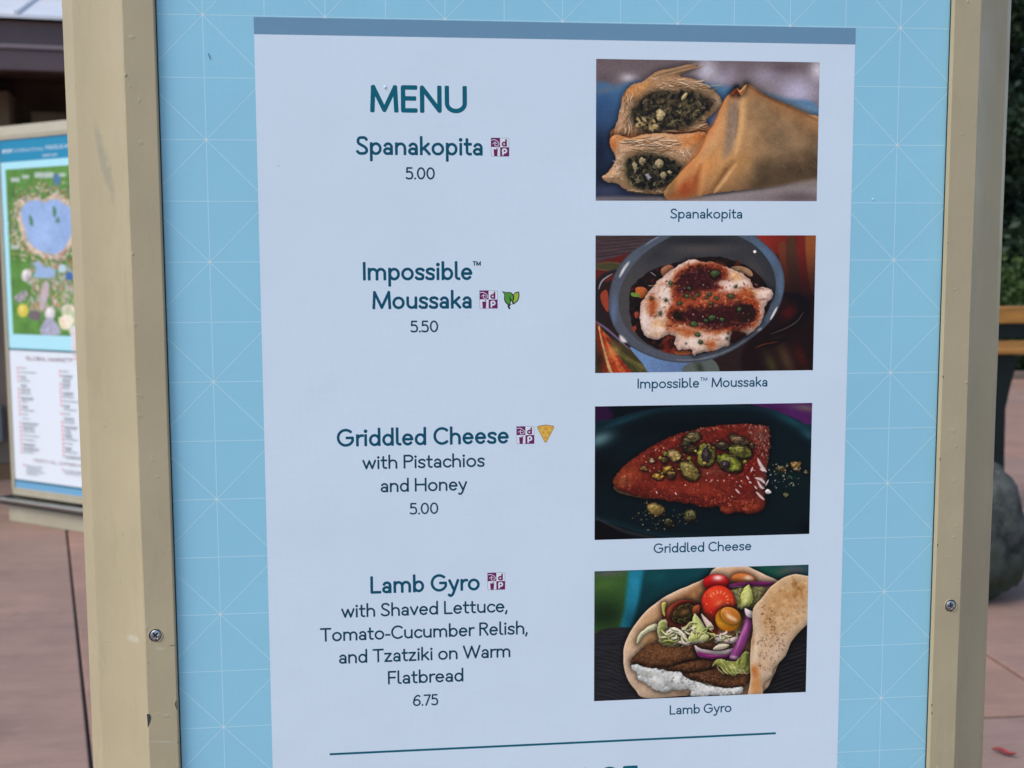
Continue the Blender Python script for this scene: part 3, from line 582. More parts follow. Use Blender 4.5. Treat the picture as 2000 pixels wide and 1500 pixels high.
    s.specks(big, 200, (4, 9), [(60, 22, 24), (110, 42, 34), (176, 96, 66), (46, 16, 20)], .4, 2.6)
    s.poly([(760, 560), (900, 540), (1120, 560), (1180, 600), (1040, 640), (860, 640), (740, 650)], (178, 82, 46), soft=24, rough=30, rs=40, tex=.25, ts=14, alpha=.45)
    s.specks([(700, 560), (1180, 520), (1250, 640), (760, 660)], 70, (4, 10), [(214, 150, 120), (120, 40, 30), (190, 100, 60)], .6)
    s.poly([(1190, 680), (1250, 640), (1330, 650), (1360, 720), (1320, 780), (1230, 770)], (44, 22, 22), soft=14, rough=14, rs=30, tex=.3); s.poly([(690, 720), (730, 705), (745, 750), (700, 755)], (40, 22, 18), soft=5)
    s.poly([(1170, 860), (1250, 865), (1270, 890), (1180, 950), (1145, 930)], (44, 16, 18), soft=4, rough=6)
    s.specks(blob, 150, (3, 7), [(250, 240, 236), (205, 140, 90), (190, 120, 70)], .5)
    s.glow = (9, .35); s.form = (10, .25)
    for x, y, z in ((1025, 390, 42), (665, 470, 22), (798, 575, 26), (850, 590, 18), (882, 563, 20), (980, 560, 20), (955, 585, 16), (1040, 590, 20), (1155, 575, 30), (990, 632, 22), (1195, 495, 18), (510, 592, 17), (625, 605, 17), (580, 712, 17), (738, 630, 22), (855, 800, 38), (1000, 745, 34), (1080, 760, 26), (885, 885, 24), (905, 945, 24), (1220, 680, 26), (950, 770, 20), (815, 510, 20), (1130, 870, 10), (1120, 915, 9), (788, 955, 7)):
        a = r.uniform(0, 3); pts = [(x+z*r.uniform(.55, 1.1)*np.cos(a+t), y+z*.85*r.uniform(.55, 1.1)*np.sin(a+t)) for t in np.arange(6)*1.047]
        s.poly(pts, (62, 84, 50), soft=1.2, tex=.25, ts=10, dabs=[(x-z*.3, y-z*.3, z*.5, z*.4, 0, (112, 140, 84), .6)], rim=(6, (26, 34, 22), .6))
    return s.done(2.5)

def food_cheese():
    q = ((50, 98), (1812, 70), (1795, 1130), (50, 1172))
    s = Paint(640, 390, q, 3, (6, 20, 28)); r = s.rng
    s.poly([(40, 60), (1900, 60), (1900, 1200), (40, 1200)], (4, 16, 24), sm=False)
    s.poly([(1290, 60), (1900, 50), (1900, 320), (1700, 210), (1500, 130)], (78, 28, 98), soft=4, dabs=[(1760, 110, 130, 30, 8, (104, 92, 98), .9), (1500, 115, 100, 20, 10, (50, 20, 66), .6)])
    s.poly([(40, 80), (150, 95), (190, 190), (40, 260)], (44, 14, 60), soft=20, tex=.2)
    s.poly([(20, 290), (200, 200), (450, 130), (800, 90), (1200, 85), (1500, 130), (1750, 240), (1900, 330), (1900, 1180), (900, 1175), (500, 1130), (200, 1040), (20, 940)], (6, 24, 34), soft=4, rim=(60, (16, 52, 66), .8),
        dabs=[(90, 360, 130, 60, -22, (104, 150, 162), .9), (260, 220, 220, 26, -18, (26, 74, 90), .9), (1650, 210, 200, 46, 26, (26, 86, 102), .9), (1790, 330, 90, 40, 30, (40, 92, 108), .8), (700, 250, 500, 80, -4, (3, 12, 20), .8), (120, 600, 120, 160, 0, (3, 12, 18), .8), (1650, 700, 160, 300, 0, (5, 30, 34), .7), (1000, 1060, 500, 70, 0, (4, 26, 34), .7), (1780, 1080, 60, 60, 0, (2, 6, 8), .9)])
    s.line([(40, 985), (150, 1040), (320, 1110), (560, 1160)], 26, (52, 54, 60), .8, .8); s.poly([(40, 1010), (300, 1130), (450, 1180), (40, 1190)], (10, 8, 12), soft=4)
    s.blur(4)
    s.glow = (22, .5); s.form = (24, .28)
    ch = [(198, 710), (225, 640), (290, 570), (380, 500), (470, 440), (570, 385), (700, 325), (840, 290), (1000, 258), (1150, 243), (1320, 240), (1440, 255), (1472, 310), (1462, 430), (1452, 560), (1440, 690), (1425, 800), (1440, 890), (1400, 945), (1300, 965), (1200, 955), (1130, 968), (1075, 945), (1050, 905), (940, 915), (830, 885), (680, 865), (540, 845), (440, 835), (330, 800), (235, 765)]
    s.poly([(215, 740), (480, 790), (470, 842), (350, 820), (240, 790)], (140, 104, 78), soft=3, tex=.1)
    s.poly(ch, (104, 30, 22), soft=2, rough=12, rs=22, tex=.3, ts=26, octs=4, dabs=[(330, 640, 140, 90, -30, (156, 66, 36), .85), (270, 700, 70, 50, 0, (150, 92, 54), .6), (900, 760, 260, 80, 0, (150, 52, 32), .8), (620, 480, 150, 80, -25, (124, 34, 24), .7), (1000, 320, 260, 60, -5, (116, 34, 26), .8), (1400, 330, 90, 90, 0, (120, 70, 62), .8),
        (1420, 640, 60, 190, 5, (96, 66, 66), .85), (1350, 600, 100, 150, 20, (112, 22, 16), .7), (1300, 900, 130, 50, 0, (150, 60, 32), .8), (1120, 930, 50, 30, 0, (170, 74, 36), .8), (750, 830, 180, 30, 5, (84, 26, 18), .8), (1000, 620, 120, 40, 0, (134, 74, 60), .6), (600, 720, 180, 50, 5, (146, 44, 30), .6)], rim=(18, (66, 18, 16), .7))
    s.specks(ch, 700, (3, 9), [(166, 72, 42), (84, 22, 18), (176, 88, 54), (148, 50, 34), (64, 16, 16), (190, 104, 66)], .42, 1.8)
    s.specks([(1250, 250), (1470, 270), (1450, 560), (1380, 500), (1300, 330)], 130, (3, 7), [(186, 160, 156), (70, 30, 28), (150, 110, 106)], .6, 2.5, 80)
    s.specks([(280, 600), (500, 440), (760, 310), (1000, 255), (1400, 240), (1000, 300), (700, 370), (420, 520)], 110, (3, 8), [(196, 132, 100), (164, 84, 60)], .55)
    s.specks([(500, 820), (1000, 880), (1300, 940), (1350, 850), (900, 820)], 110, (4, 9), [(206, 120, 96), (60, 14, 12), (180, 80, 50)], .5)
    for p, w in ((((1370, 520), (1400, 580), (1440, 625)), 26), (((1390, 600), (1420, 620)), 18), (((1330, 590), (1316, 625)), 16), (((1280, 660), (1300, 690)), 12), (((1350, 675), (1400, 690), (1430, 720)), 22), (((1370, 700), (1400, 750), (1425, 760)), 20), (((1190, 765), (1225, 800)), 14), (((1345, 740), (1365, 765)), 12), (((1360, 790), (1400, 830), (1425, 850)), 18), (((1300, 705), (1320, 718)), 14), (((1435, 740), (1460, 690)), 12), (((1220, 735), (1240, 750)), 8), (((700, 790), (712, 810)), 10), (((545, 780), (556, 800)), 9)):
        s.line(p, w, (222, 216, 224), .88, .4)
    s.poly([(1430, 785), (1455, 765), (1485, 795), (1450, 805)], (226, 226, 232), soft=1.5)
    s.specks([(500, 400), (1250, 700), (1350, 900), (600, 760)], 26, (4, 8), [(236, 206, 190)], .8)
    G = (96, 98, 40); Y = (150, 128, 52)
    def nut(x, y, a, b, dg, c, dark=None, n=14):
        s.glow = (16, .35)
        s.ell(x+8, y+12, a*1.05, b*1.05, dg, (40, 12, 12), soft=8, alpha=.7)
        s.ell(x, y, a, b, dg, c, rough=18, rs=30, tex=.45, ts=20, rim=(24, tuple(v*.35 for v in c), .9), dabs=[(x-a*.3, y-b*.4, a*.5, b*.4, dg, tuple(min(255, v*1.5+14) for v in c), .8)])
        t = np.arange(10)/10*6.283; ra = np.radians(dg); reg = [(x+a*.9*np.cos(u)*np.cos(ra)-b*.9*np.sin(u)*np.sin(ra), y+a*.9*np.cos(u)*np.sin(ra)+b*.9*np.sin(u)*np.cos(ra)) for u in t]
        s.specks(reg, n, (4, 11), [tuple(v*.5 for v in c), tuple(min(255, v*1.5) for v in c), (56, 40, 46), tuple(v*.7 for v in c)], .5, 3)
        s.line([(x-a*.5, y-b*.45), (x-a*.1, y-b*.62), (x+a*.25, y-b*.5)], 7, (214, 212, 170), .55); s.line([(x-a*.1, y+b*.1), (x+a*.3, y+b*.2), (x+a*.6, y)], 5, tuple(v*.4 for v in c), .6)
        if dark: s.ell(x+dark[0], y+dark[1], dark[2], dark[3], dark[4], (50, 40, 44), soft=2, rough=8, rs=20, tex=.5, ts=14, dabs=[(x+dark[0]-6, y+dark[1]-10, dark[2]*.4, dark[3]*.4, 0, (110, 100, 104), .7)])
    nut(820, 440, 70, 40, 10, (70, 56, 34)); nut(1080, 415, 60, 34, 10, (66, 56, 44)); nut(1215, 372, 84, 38, 22, (96, 76, 56)); nut(1320, 415, 20, 24, 0, (110, 80, 44), n=6)
    nut(840, 345, 70, 46, -10, (106, 98, 62)); nut(790, 385, 34, 42, 20, (84, 84, 52)); nut(690, 495, 68, 46, 12, (150, 130, 78)); nut(1230, 462, 98, 56, 14, G)
    nut(950, 490, 76, 96, 8, (142, 142, 58), (6, -4, 40, 70, 8)); nut(1140, 555, 110, 66, 24, (120, 134, 46), (-34, 10, 40, 34, 20)); nut(815, 615, 92, 70, 42, (116, 106, 54))
    nut(640, 608, 44, 38, -20, (166, 130, 46), n=8); nut(560, 662, 44, 27, 5, (190, 140, 52), n=8); nut(668, 650, 38, 32, -20, (120, 88, 44), n=8); nut(448, 596, 30, 20, 0, (150, 110, 54), n=6); nut(515, 530, 22, 20, 0, (196, 160, 120), n=5); nut(608, 528, 26, 24, 0, (120, 96, 50), n=6)
    s.glow = (7, .3); s.form = (10, .25)
    for i in range(26):
        x, y = r.uniform(560, 1330), r.uniform(380, 640)
        if abs(y-500-(x-900)*-.12) > 110: continue
        z = r.uniform(9, 22); a0 = r.uniform(0, 3); s.poly([(x+z*r.uniform(.5, 1.1)*np.cos(a0+t), y+z*r.uniform(.5, 1)*np.sin(a0+t)) for t in np.arange(5)*1.257], [(150, 140, 66), (112, 122, 48), (176, 150, 82), (84, 70, 44), (132, 150, 62)][i % 5], tex=.4, ts=10)
    for i in range(70):
        x, y = r.uniform(260, 1400), r.uniform(300, 900)
        if ((x-850)/620)**2+((y-640)/300)**2 < 1 and abs(y-500) > 60: s.line([(x, y), (x+r.uniform(6, 22), y+r.uniform(-8, 14))], r.uniform(3, 8), [(232, 170, 130), (246, 220, 200), (214, 120, 70)][i % 3], .6)
    nut(540, 925, 74, 50, 18, (132, 112, 58)); nut(820, 976, 48, 46, -10, (92, 96, 56), n=14); nut(650, 1030, 42, 34, 30, (50, 52, 34), n=14)
    nut(1680, 572, 42, 32, 0, (168, 132, 74), n=8); nut(1560, 604, 50, 24, 10, (92, 78, 48), n=10); nut(1765, 625, 15, 13, 0, (150, 140, 96), n=3); nut(1598, 812, 20, 14, 0, (112, 120, 74), n=3); nut(1690, 608, 34, 9, 0, (196, 176, 130), n=3)
    s.specks([(1470, 560), (1620, 540), (1760, 620), (1720, 720), (1560, 780), (1460, 700)], 70, (2.5, 7), [(176, 170, 130), (98, 104, 70), (200, 200, 190)], .8)
    s.specks([(330, 980), (480, 860), (640, 900), (880, 950), (860, 1050), (520, 1110)], 70, (2.5, 7), [(150, 130, 80), (90, 90, 60), (180, 160, 110)], .8)
    s.line([(1500, 610), (1600, 650), (1700, 680)], 12, (16, 52, 40), .8)
    return s.done(2.2)

def food_wrap():
    q = ((38, 103), (1780, 58), (1770, 1100), (38, 1162))
    s = Paint(640, 390, q, 4, (28, 30, 34)); r = s.rng
    s.poly([(20, 80), (1800, 40), (1800, 600), (20, 620)], (8, 74, 84), sm=False, to=(600, 100, 500, 560, (4, 40, 50)))
    s.poly([(20, 110), (330, 90), (300, 600), (20, 620)], (54, 96, 44), sm=False, soft=14, dabs=[(150, 110, 160, 40, 0, (96, 98, 100), .9), (120, 210, 120, 50, -5, (78, 118, 56), .7), (120, 450, 200, 140, 0, (22, 44, 24), .95)])
    s.poly([(315, 90), (440, 90), (400, 330), (330, 600), (240, 600), (285, 400)], (24, 132, 166), sm=False, soft=20, dabs=[(330, 500, 80, 120, 0, (10, 80, 100), .8), (370, 200, 40, 60, 0, (40, 150, 190), .6)])
    s.dabs([(560, 150, 120, 50, 0, (10, 92, 96), .6), (700, 200, 100, 100, 0, (6, 66, 80), .7), (1450, 100, 110, 40, 20, (20, 96, 72), .9), (1660, 100, 140, 50, 0, (92, 94, 104), .9), (1560, 120, 60, 40, 0, (70, 104, 76), .6)])
    s.blur(9)
    s.poly([(20, 640), (300, 560), (330, 620), (280, 900), (420, 1180), (20, 1190)], (38, 40, 48), soft=10, tex=.35, ts=30, ax=4, ay=.35)
    s.poly([(1790, 560), (1640, 700), (1500, 930), (1400, 1040), (1390, 1140), (1800, 1140)], (26, 28, 34), soft=6, tex=.5, ts=30, ax=4, ay=.35)
    for i in range(26):
        y = 720+i*17; s.line([(1420, y+120), (1600, y+50), (1790, y-10)], 5, [(60, 64, 74), (12, 13, 17)][i % 2], .6)
        s.line([(40, y), (180, y+30), (300, y+90)], 5, [(62, 66, 76), (20, 21, 25)][i % 2], .45)
    # bread
    s.glow = (26, .45); s.form = (26, .30)
    back = [(275, 770), (290, 690), (330, 600), (390, 510), (480, 410), (600, 320), (740, 250), (880, 190), (960, 150), (1005, 90), (1100, 60), (1250, 60), (1340, 95), (1430, 140), (1540, 190), (1700, 300), (1600, 700), (1400, 1120), (1000, 1110), (700, 1130), (450, 1140), (380, 1080), (310, 980), (280, 880)]
    s.poly(back, (214, 186, 160), soft=2, rough=4, rs=60, tex=.04, ts=60, rim=(26, (226, 206, 186), .8), dabs=[(640, 390, 260, 60, -32, (176, 128, 92), .9), (470, 520, 120, 60, -40, (196, 160, 116), .8), (900, 230, 120, 50, -25, (184, 130, 88), .8), (340, 900, 60, 120, 0, (206, 186, 168), .8), (560, 1080, 220, 50, 5, (190, 174, 152), .8), (430, 660, 110, 60, -30, (202, 168, 122), .8), (1180, 100, 160, 40, 0, (214, 184, 156), .7), (1250, 150, 120, 50, 20, (190, 120, 60), .8), (780, 1110, 80, 30, 0, (150, 118, 80), .8), (1260, 1060, 60, 60, 0, (150, 110, 76), .8)])
    s.poly([(600, 420), (760, 300), (900, 230), (1100, 200), (1400, 210), (1400, 420), (1330, 1000), (400, 900), (440, 720)], (150, 108, 70), soft=26, tex=.3, ts=60, dabs=[(560, 560, 180, 120, -30, (190, 150, 104), .9), (640, 400, 140, 50, -30, (150, 104, 66), .8), (950, 600, 160, 100, 0, (96, 62, 38), .7), (1250, 640, 120, 160, 0, (110, 84, 48), .8)])
    s.specks([(560, 560), (900, 480), (1240, 500), (1260, 760), (800, 700)], 90, (8, 26), [(176, 170, 110), (110, 96, 54), (206, 196, 160), (90, 50, 30), (150, 140, 80)], .6, 2.6)
    # vegetables at the back
    s.ell(1030, 200, 110, 70, 0, (196, 22, 24), soft=2, dabs=[(1040, 160, 46, 26, 0, (250, 225, 225), .95), (960, 250, 70, 50, 0, (150, 10, 16), .7)], rim=(18, (150, 14, 16), .6))
    s.ell(1250, 175, 100, 50, 8, (206, 120, 56), soft=2, dabs=[(1290, 165, 40, 22, 10, (250, 236, 220), .95), (1180, 190, 50, 30, 0, (150, 70, 30), .6)], rim=(14, (160, 60, 30), .6))
    s.poly([(1140, 215), (1300, 195), (1500, 200), (1440, 235), (1250, 240), (1150, 250)], (122, 36, 108), soft=2, dabs=[(1250, 235, 120, 10, 0, (206, 180, 206), .8)])
    s.poly([(1150, 260), (1420, 240), (1400, 340), (1340, 420), (1240, 420), (1180, 350)], (140, 142, 84), soft=4, rough=12, rs=30, tex=.3, ts=24)
    s.poly([(1240, 270), (1290, 222), (1315, 260), (1330, 340), (1290, 400), (1235, 420), (1225, 350)], (196, 206, 116), soft=2, rough=8, rs=26, tex=.12, lines=[([(1290, 240), (1275, 330), (1245, 410)], 18, (230, 234, 180), .7), ([(1320, 280), (1310, 350), (1260, 400)], 12, (120, 140, 50), .6)])
    s.specks([(1170, 280), (1230, 270), (1220, 400), (1180, 380)], 24, (8, 18), [(206, 210, 160), (120, 120, 60)], .6, 2.5); s.specks([(1320, 250), (1430, 240), (1380, 340)], 20, (8, 16), [(170, 168, 120), (90, 84, 60)], .6, 2)
    # tomatoes
    s.ell(1045, 365, 138, 142, 0, (224, 62, 32), soft=1.8, rim=(22, (190, 22, 18), .8), dabs=[(1000, 300, 70, 46, 0, (236, 96, 56), .7), (1050, 370, 44, 30, 0, (240, 140, 90), .6), (1000, 440, 90, 46, 0, (196, 26, 22), .8), (960, 350, 36, 60, 0, (222, 40, 26), .6)])
    for i in range(9):
        a = -2.6+i*.42; s.line([(1050+np.cos(a)*62, 345+np.sin(a)*58), (1050+np.cos(a)*86, 345+np.sin(a)*80)], 14, (244, 176, 120), .65)
    s.specks([(940, 280), (1150, 290), (1150, 420), (960, 450)], 40, (4, 9), [(244, 150, 110), (200, 40, 28)], .5)
    s.poly([(930, 450), (1010, 470), (1050, 600), (1000, 660), (930, 560)], (120, 40, 24), soft=8, tex=.2)
    s.ell(752, 458, 150, 112, -24, (150, 52, 34), soft=1.8, rim=(26, (176, 62, 44), .9), dabs=[(700, 540, 110, 24, 20, (190, 76, 56), .8), (640, 440, 26, 70, 10, (206, 110, 84), .7)])
    s.ell(768, 448, 108, 72, -24, (118, 78, 40), soft=3, tex=.2, ts=16, dabs=[(780, 430, 60, 26, -24, (176, 148, 76), .8)])
    for x, y, w, h, a in ((705, 500, 34, 20, 20), (745, 512, 28, 20, 0), (790, 500, 26, 20, -20), (828, 470, 22, 18, -40), (700, 450, 24, 14, -60), (745, 400, 26, 14, -30), (800, 385, 26, 14, -10), (840, 400, 22, 14, 20)):
        s.ell(x, y, w, h, a, (60, 54, 26), soft=2, rim=(8, (168, 158, 86), .9))
    s.poly([(840, 400), (890, 380), (895, 430), (860, 480), (840, 460)], (170, 84, 50), soft=3, tex=.15)
    s.ell(1130, 500, 108, 100, 18, (222, 150, 22), soft=1.8, rim=(20, (196, 112, 10), .8), dabs=[(1080, 540, 60, 46, 0, (240, 180, 40), .7), (1120, 570, 80, 22, 10, (206, 120, 10), .7)])
    s.ell(1148, 470, 88, 62, 32, (196, 118, 40), soft=3, rim=(14, (232, 176, 70), .8), dabs=[(1140, 480, 50, 18, 40, (250, 226, 190), .9), (1180, 500, 30, 14, 40, (245, 220, 180), .8), (1110, 430, 40, 18, 10, (222, 160, 90), .7)])
    # red onion, lettuce, cucumber
    def strip(p, c, w, c2=None): s.poly(p, c, soft=1.6, rough=4, rs=30, tex=.06, rim=(9, c2 or tuple(v*.72 for v in c), .6))
    strip([(380, 680), (400, 620), (450, 570), (530, 530), (560, 550), (545, 580), (480, 600), (430, 640), (395, 695)], (206, 210, 176), 0)
    s.poly([(560, 530), (620, 500), (650, 580), (720, 620), (760, 680), (700, 720), (610, 720), (565, 670)], (160, 172, 92), soft=2, rough=10, rs=26, tex=.25, ts=18, rim=(26, (214, 220, 196), .9))
    s.poly([(600, 600), (660, 590), (730, 630), (720, 660), (640, 665)], (88, 104, 54), soft=4, tex=.3, ts=14)
    s.poly([(585, 370), (620, 360), (610, 420), (615, 470), (595, 450)], (196, 192, 90), soft=2)
    strip([(645, 575), (690, 562), (750, 590), (790, 640), (785, 680), (750, 640), (700, 610), (650, 600)], (224, 226, 206), 0)
    s.poly([(855, 452), (900, 500), (930, 540), (965, 620), (968, 660), (920, 700), (880, 725), (820, 690), (790, 680), (830, 600), (835, 520)], (208, 222, 150), soft=1.8, rough=6, rs=26, tex=.1, rim=(12, (232, 236, 200), .8), lines=[([(860, 470), (870, 560), (840, 680)], 16, (176, 196, 74), .8), ([(920, 560), (880, 620), (850, 680)], 12, (160, 180, 60), .6), ([(940, 600), (900, 650)], 10, (232, 238, 210), .7), ([(900, 640), (860, 700)], 8, (120, 150, 50), .6)])
    s.poly([(790, 690), (840, 700), (800, 750), (720, 800), (680, 812), (710, 750)], (212, 220, 180), soft=1.6, lines=[([(800, 700), (740, 760), (690, 805)], 9, (180, 200, 120), .7)])
    strip([(905, 450), (950, 490), (1000, 540), (1010, 580), (970, 585), (935, 530)], (224, 206, 200), 0); strip([(1020, 640), (1100, 660), (1180, 645), (1225, 640), (1232, 672), (1180, 695), (1090, 700), (1040, 680)], (226, 214, 218), 0)
    s.line([(1060, 700), (1130, 705), (1200, 690)], 10, (140, 48, 124), .9)
    for i in range(46):
        if i < 30: x, y = r.uniform(560, 960), r.uniform(560, 700)
        else: x, y = r.uniform(960, 1230), r.uniform(600, 700)
        an = r.uniform(-1.2, 1.2); ln = r.uniform(50, 130); cv = r.uniform(-30, 30); q_ = [(x, y), (x+ln*.5*np.cos(an)-cv*np.sin(an), y+ln*.5*np.sin(an)+cv*np.cos(an)), (x+ln*np.cos(an), y+ln*np.sin(an)*.6)]
        wd = r.uniform(9, 22); s.line([(a+3, b+8) for a, b in q_], wd*1.15, (52, 46, 24), .7); s.line(q_, wd, [(214, 222, 172), (186, 200, 110), (232, 234, 216), (150, 172, 76), (224, 208, 214)][i % 5], .92)
        s.line([(a, b-2) for a, b in q_], wd*.3, (242, 244, 226), .5)
    # lamb slices
    m = [(338, 825), (400, 760), (480, 700), (560, 690), (640, 720), (760, 720), (860, 700), (1000, 690), (1080, 730), (1060, 780), (960, 810), (860, 830), (740, 850), (700, 880), (560, 890), (430, 870), (350, 855)]
    s.poly(m, (96, 62, 38), soft=2, rough=8, rs=30, tex=.28, ts=12, rim=(22, (52, 30, 20), .75), dabs=[(600, 770, 160, 50, 5, (120, 80, 50), .7), (900, 740, 100, 30, 0, (50, 30, 22), .8)]); s.specks(m, 200, (4, 9), [(132, 92, 60), (58, 34, 22), (148, 110, 76)], .45)
    m = [(640, 900), (720, 865), (860, 835), (1000, 820), (1100, 850), (1160, 900), (1100, 930), (960, 900), (860, 930), (760, 925)]
    s.poly(m, (100, 64, 40), soft=2, rough=8, rs=26, tex=.3, ts=14, rim=(18, (54, 32, 20), .7)); s.specks(m, 90, (4, 10), [(140, 98, 64), (56, 34, 22)], .5)
    s.line([(660, 885), (760, 850), (900, 822)], 14, (26, 14, 10), .8)
    m = [(770, 955), (860, 930), (960, 910), (1100, 900), (1240, 920), (1325, 930), (1325, 990), (1270, 1040), (1160, 1062), (1060, 1050), (960, 1020), (860, 1000)]
    s.poly(m, (88, 56, 36), soft=2, rough=8, rs=26, tex=.3, ts=13, rim=(24, (60, 34, 20), .7), dabs=[(1180, 1020, 160, 22, -3, (120, 74, 44), .7), (1100, 950, 160, 30, 0, (70, 46, 32), .7)]); s.specks(m, 170, (4, 10), [(130, 84, 50), (44, 26, 18), (146, 104, 70)], .5)
    s.line([(780, 935), (900, 925), (1000, 905)], 12, (20, 12, 10), .8)
    # onion rings in front
    s.poly([(855, 710), (900, 735), (980, 752), (1080, 755), (1180, 735), (1190, 760), (1140, 800), (1040, 818), (940, 815), (885, 795)], (226, 216, 226), soft=1.6, rough=3, rim=(6, (190, 160, 190), .5))
    s.poly([(882, 765), (940, 775), (1040, 790), (1130, 790), (1160, 785), (1120, 815), (1020, 825), (930, 812), (888, 795)], (130, 34, 116), soft=1.6, dabs=[(1020, 795, 100, 8, 0, (176, 90, 160), .6)])
    s.poly([(1005, 745), (1060, 700), (1140, 710), (1090, 745)], (206, 200, 180), soft=2)
    s.poly([(1260, 415), (1340, 450), (1340, 500), (1310, 600), (1270, 720), (1215, 830), (1140, 820), (1180, 720), (1235, 600), (1265, 500)], (142, 60, 138), soft=1.6, rim=(8, (104, 34, 100), .6), dabs=[(1305, 465, 30, 16, 10, (236, 226, 236), .95), (1275, 560, 14, 80, 12, (186, 110, 180), .7), (1230, 650, 9, 130, 20, (206, 160, 200), .6), (1180, 810, 40, 14, 10, (220, 206, 220), .9)])
    s.poly([(1262, 412), (1300, 425), (1340, 450), (1338, 490), (1280, 475)], (232, 224, 234), soft=1.6)
    # lower lettuce
    s.poly([(1000, 885), (1020, 840), (1070, 820), (1130, 840), (1200, 840), (1260, 770), (1300, 780), (1315, 880), (1310, 935), (1240, 930), (1180, 960), (1100, 935), (1070, 890), (1030, 870)], (136, 146, 72), soft=1.8, rough=10, rs=26, tex=.22, ts=18, rim=(10, (196, 204, 140), .7),
        lines=[([(1060, 830), (1120, 880), (1200, 900)], 14, (196, 206, 130), .8), ([(1150, 860), (1220, 920), (1300, 900)], 14, (200, 206, 150), .8), ([(1280, 780), (1290, 850), (1260, 920)], 12, (70, 84, 30), .8), ([(1100, 850), (1170, 940)], 9, (90, 104, 40), .8), ([(1230, 800), (1220, 880)], 10, (60, 76, 30), .7)])
    for a in range(7): s.line([(1040+a*36, 880+a*6), (1060+a*36, 915+a*5), (1100+a*34, 950-a*2)], 9, (206, 212, 150), .7)
    # yoghurt sauce
    t = [(345, 870), (400, 868), (470, 890), (560, 900), (660, 925), (740, 930), (790, 975), (880, 1010), (1000, 1045), (1120, 1065), (1240, 1055), (1235, 1110), (1000, 1125), (830, 1130), (820, 1075), (700, 1075), (600, 1090), (520, 1060), (440, 1010), (400, 990), (385, 930), (350, 910)]
    s.poly(t, (196, 206, 212), soft=1.8, rough=10, rs=30, tex=.1, ts=30, rim=(14, (150, 164, 172), .6), dabs=[(640, 1020, 70, 50, 30, (146, 156, 158), .8), (480, 940, 60, 30, 10, (160, 170, 166), .8), (720, 980, 60, 40, 0, (226, 232, 238), .8), (560, 1000, 60, 30, 20, (226, 232, 238), .7), (950, 1080, 100, 30, 0, (214, 222, 228), .7), (420, 990, 30, 30, 0, (222, 228, 232), .8)])
    s.specks(t, 130, (4, 13), [(232, 238, 244), (160, 172, 178), (120, 132, 126), (216, 224, 230)], .5, 2.2); s.specks(t, 24, (2.5, 5), [(60, 72, 50)], .8)
    # folded front of the bread
    fl = [(1330, 420), (1400, 330), (1470, 240), (1560, 170), (1660, 135), (1760, 150), (1830, 190), (1830, 480), (1760, 560), (1700, 620), (1640, 700), (1600, 800), (1500, 910), (1490, 970), (1420, 1030), (1412, 1130), (1300, 1130), (1315, 1000), (1310, 860), (1318, 700), (1330, 600)]
    s.poly(fl, (204, 178, 148), soft=2, rough=4, rs=50, tex=.06, ts=50, rim=(20, (218, 198, 172), .7), dabs=[(1350, 760, 30, 330, 3, (220, 206, 186), .9), (1560, 330, 140, 160, 30, (192, 150, 92), .8), (1700, 260, 60, 90, -30, (170, 118, 52), .7), (1480, 480, 80, 130, 20, (186, 146, 98), .7), (1600, 480, 120, 90, 0, (206, 176, 132), .7), (1690, 230, 90, 14, 60, (120, 76, 40), .5), (1540, 780, 110, 130, 30, (206, 186, 166), .8), (1600, 130, 60, 20, 0, (220, 200, 180), .7), (1360, 1030, 50, 130, 0, (200, 132, 66), .85), (1345, 920, 36, 60, -20, (176, 96, 34), .8), (1330, 660, 16, 100, 0, (176, 120, 70), .7), (1440, 960, 60, 60, 0, (200, 186, 168), .8)])
    s.specks([(1420, 380), (1560, 220), (1760, 200), (1750, 480), (1600, 620), (1440, 640)], 240, (6, 20), [(178, 126, 66), (206, 170, 122), (166, 112, 54), (222, 196, 160)], .32, 1.8)
    s.specks([(1380, 640), (1600, 620), (1560, 800), (1420, 960), (1380, 860)], 90, (3, 6.5), [(96, 66, 50), (120, 90, 66)], .6, 2.2, 70)
    s.specks([(1400, 400), (1480, 400), (1560, 600), (1420, 560)], 18, (4, 9), [(96, 56, 36)], .6)
    return s.done(2.5)
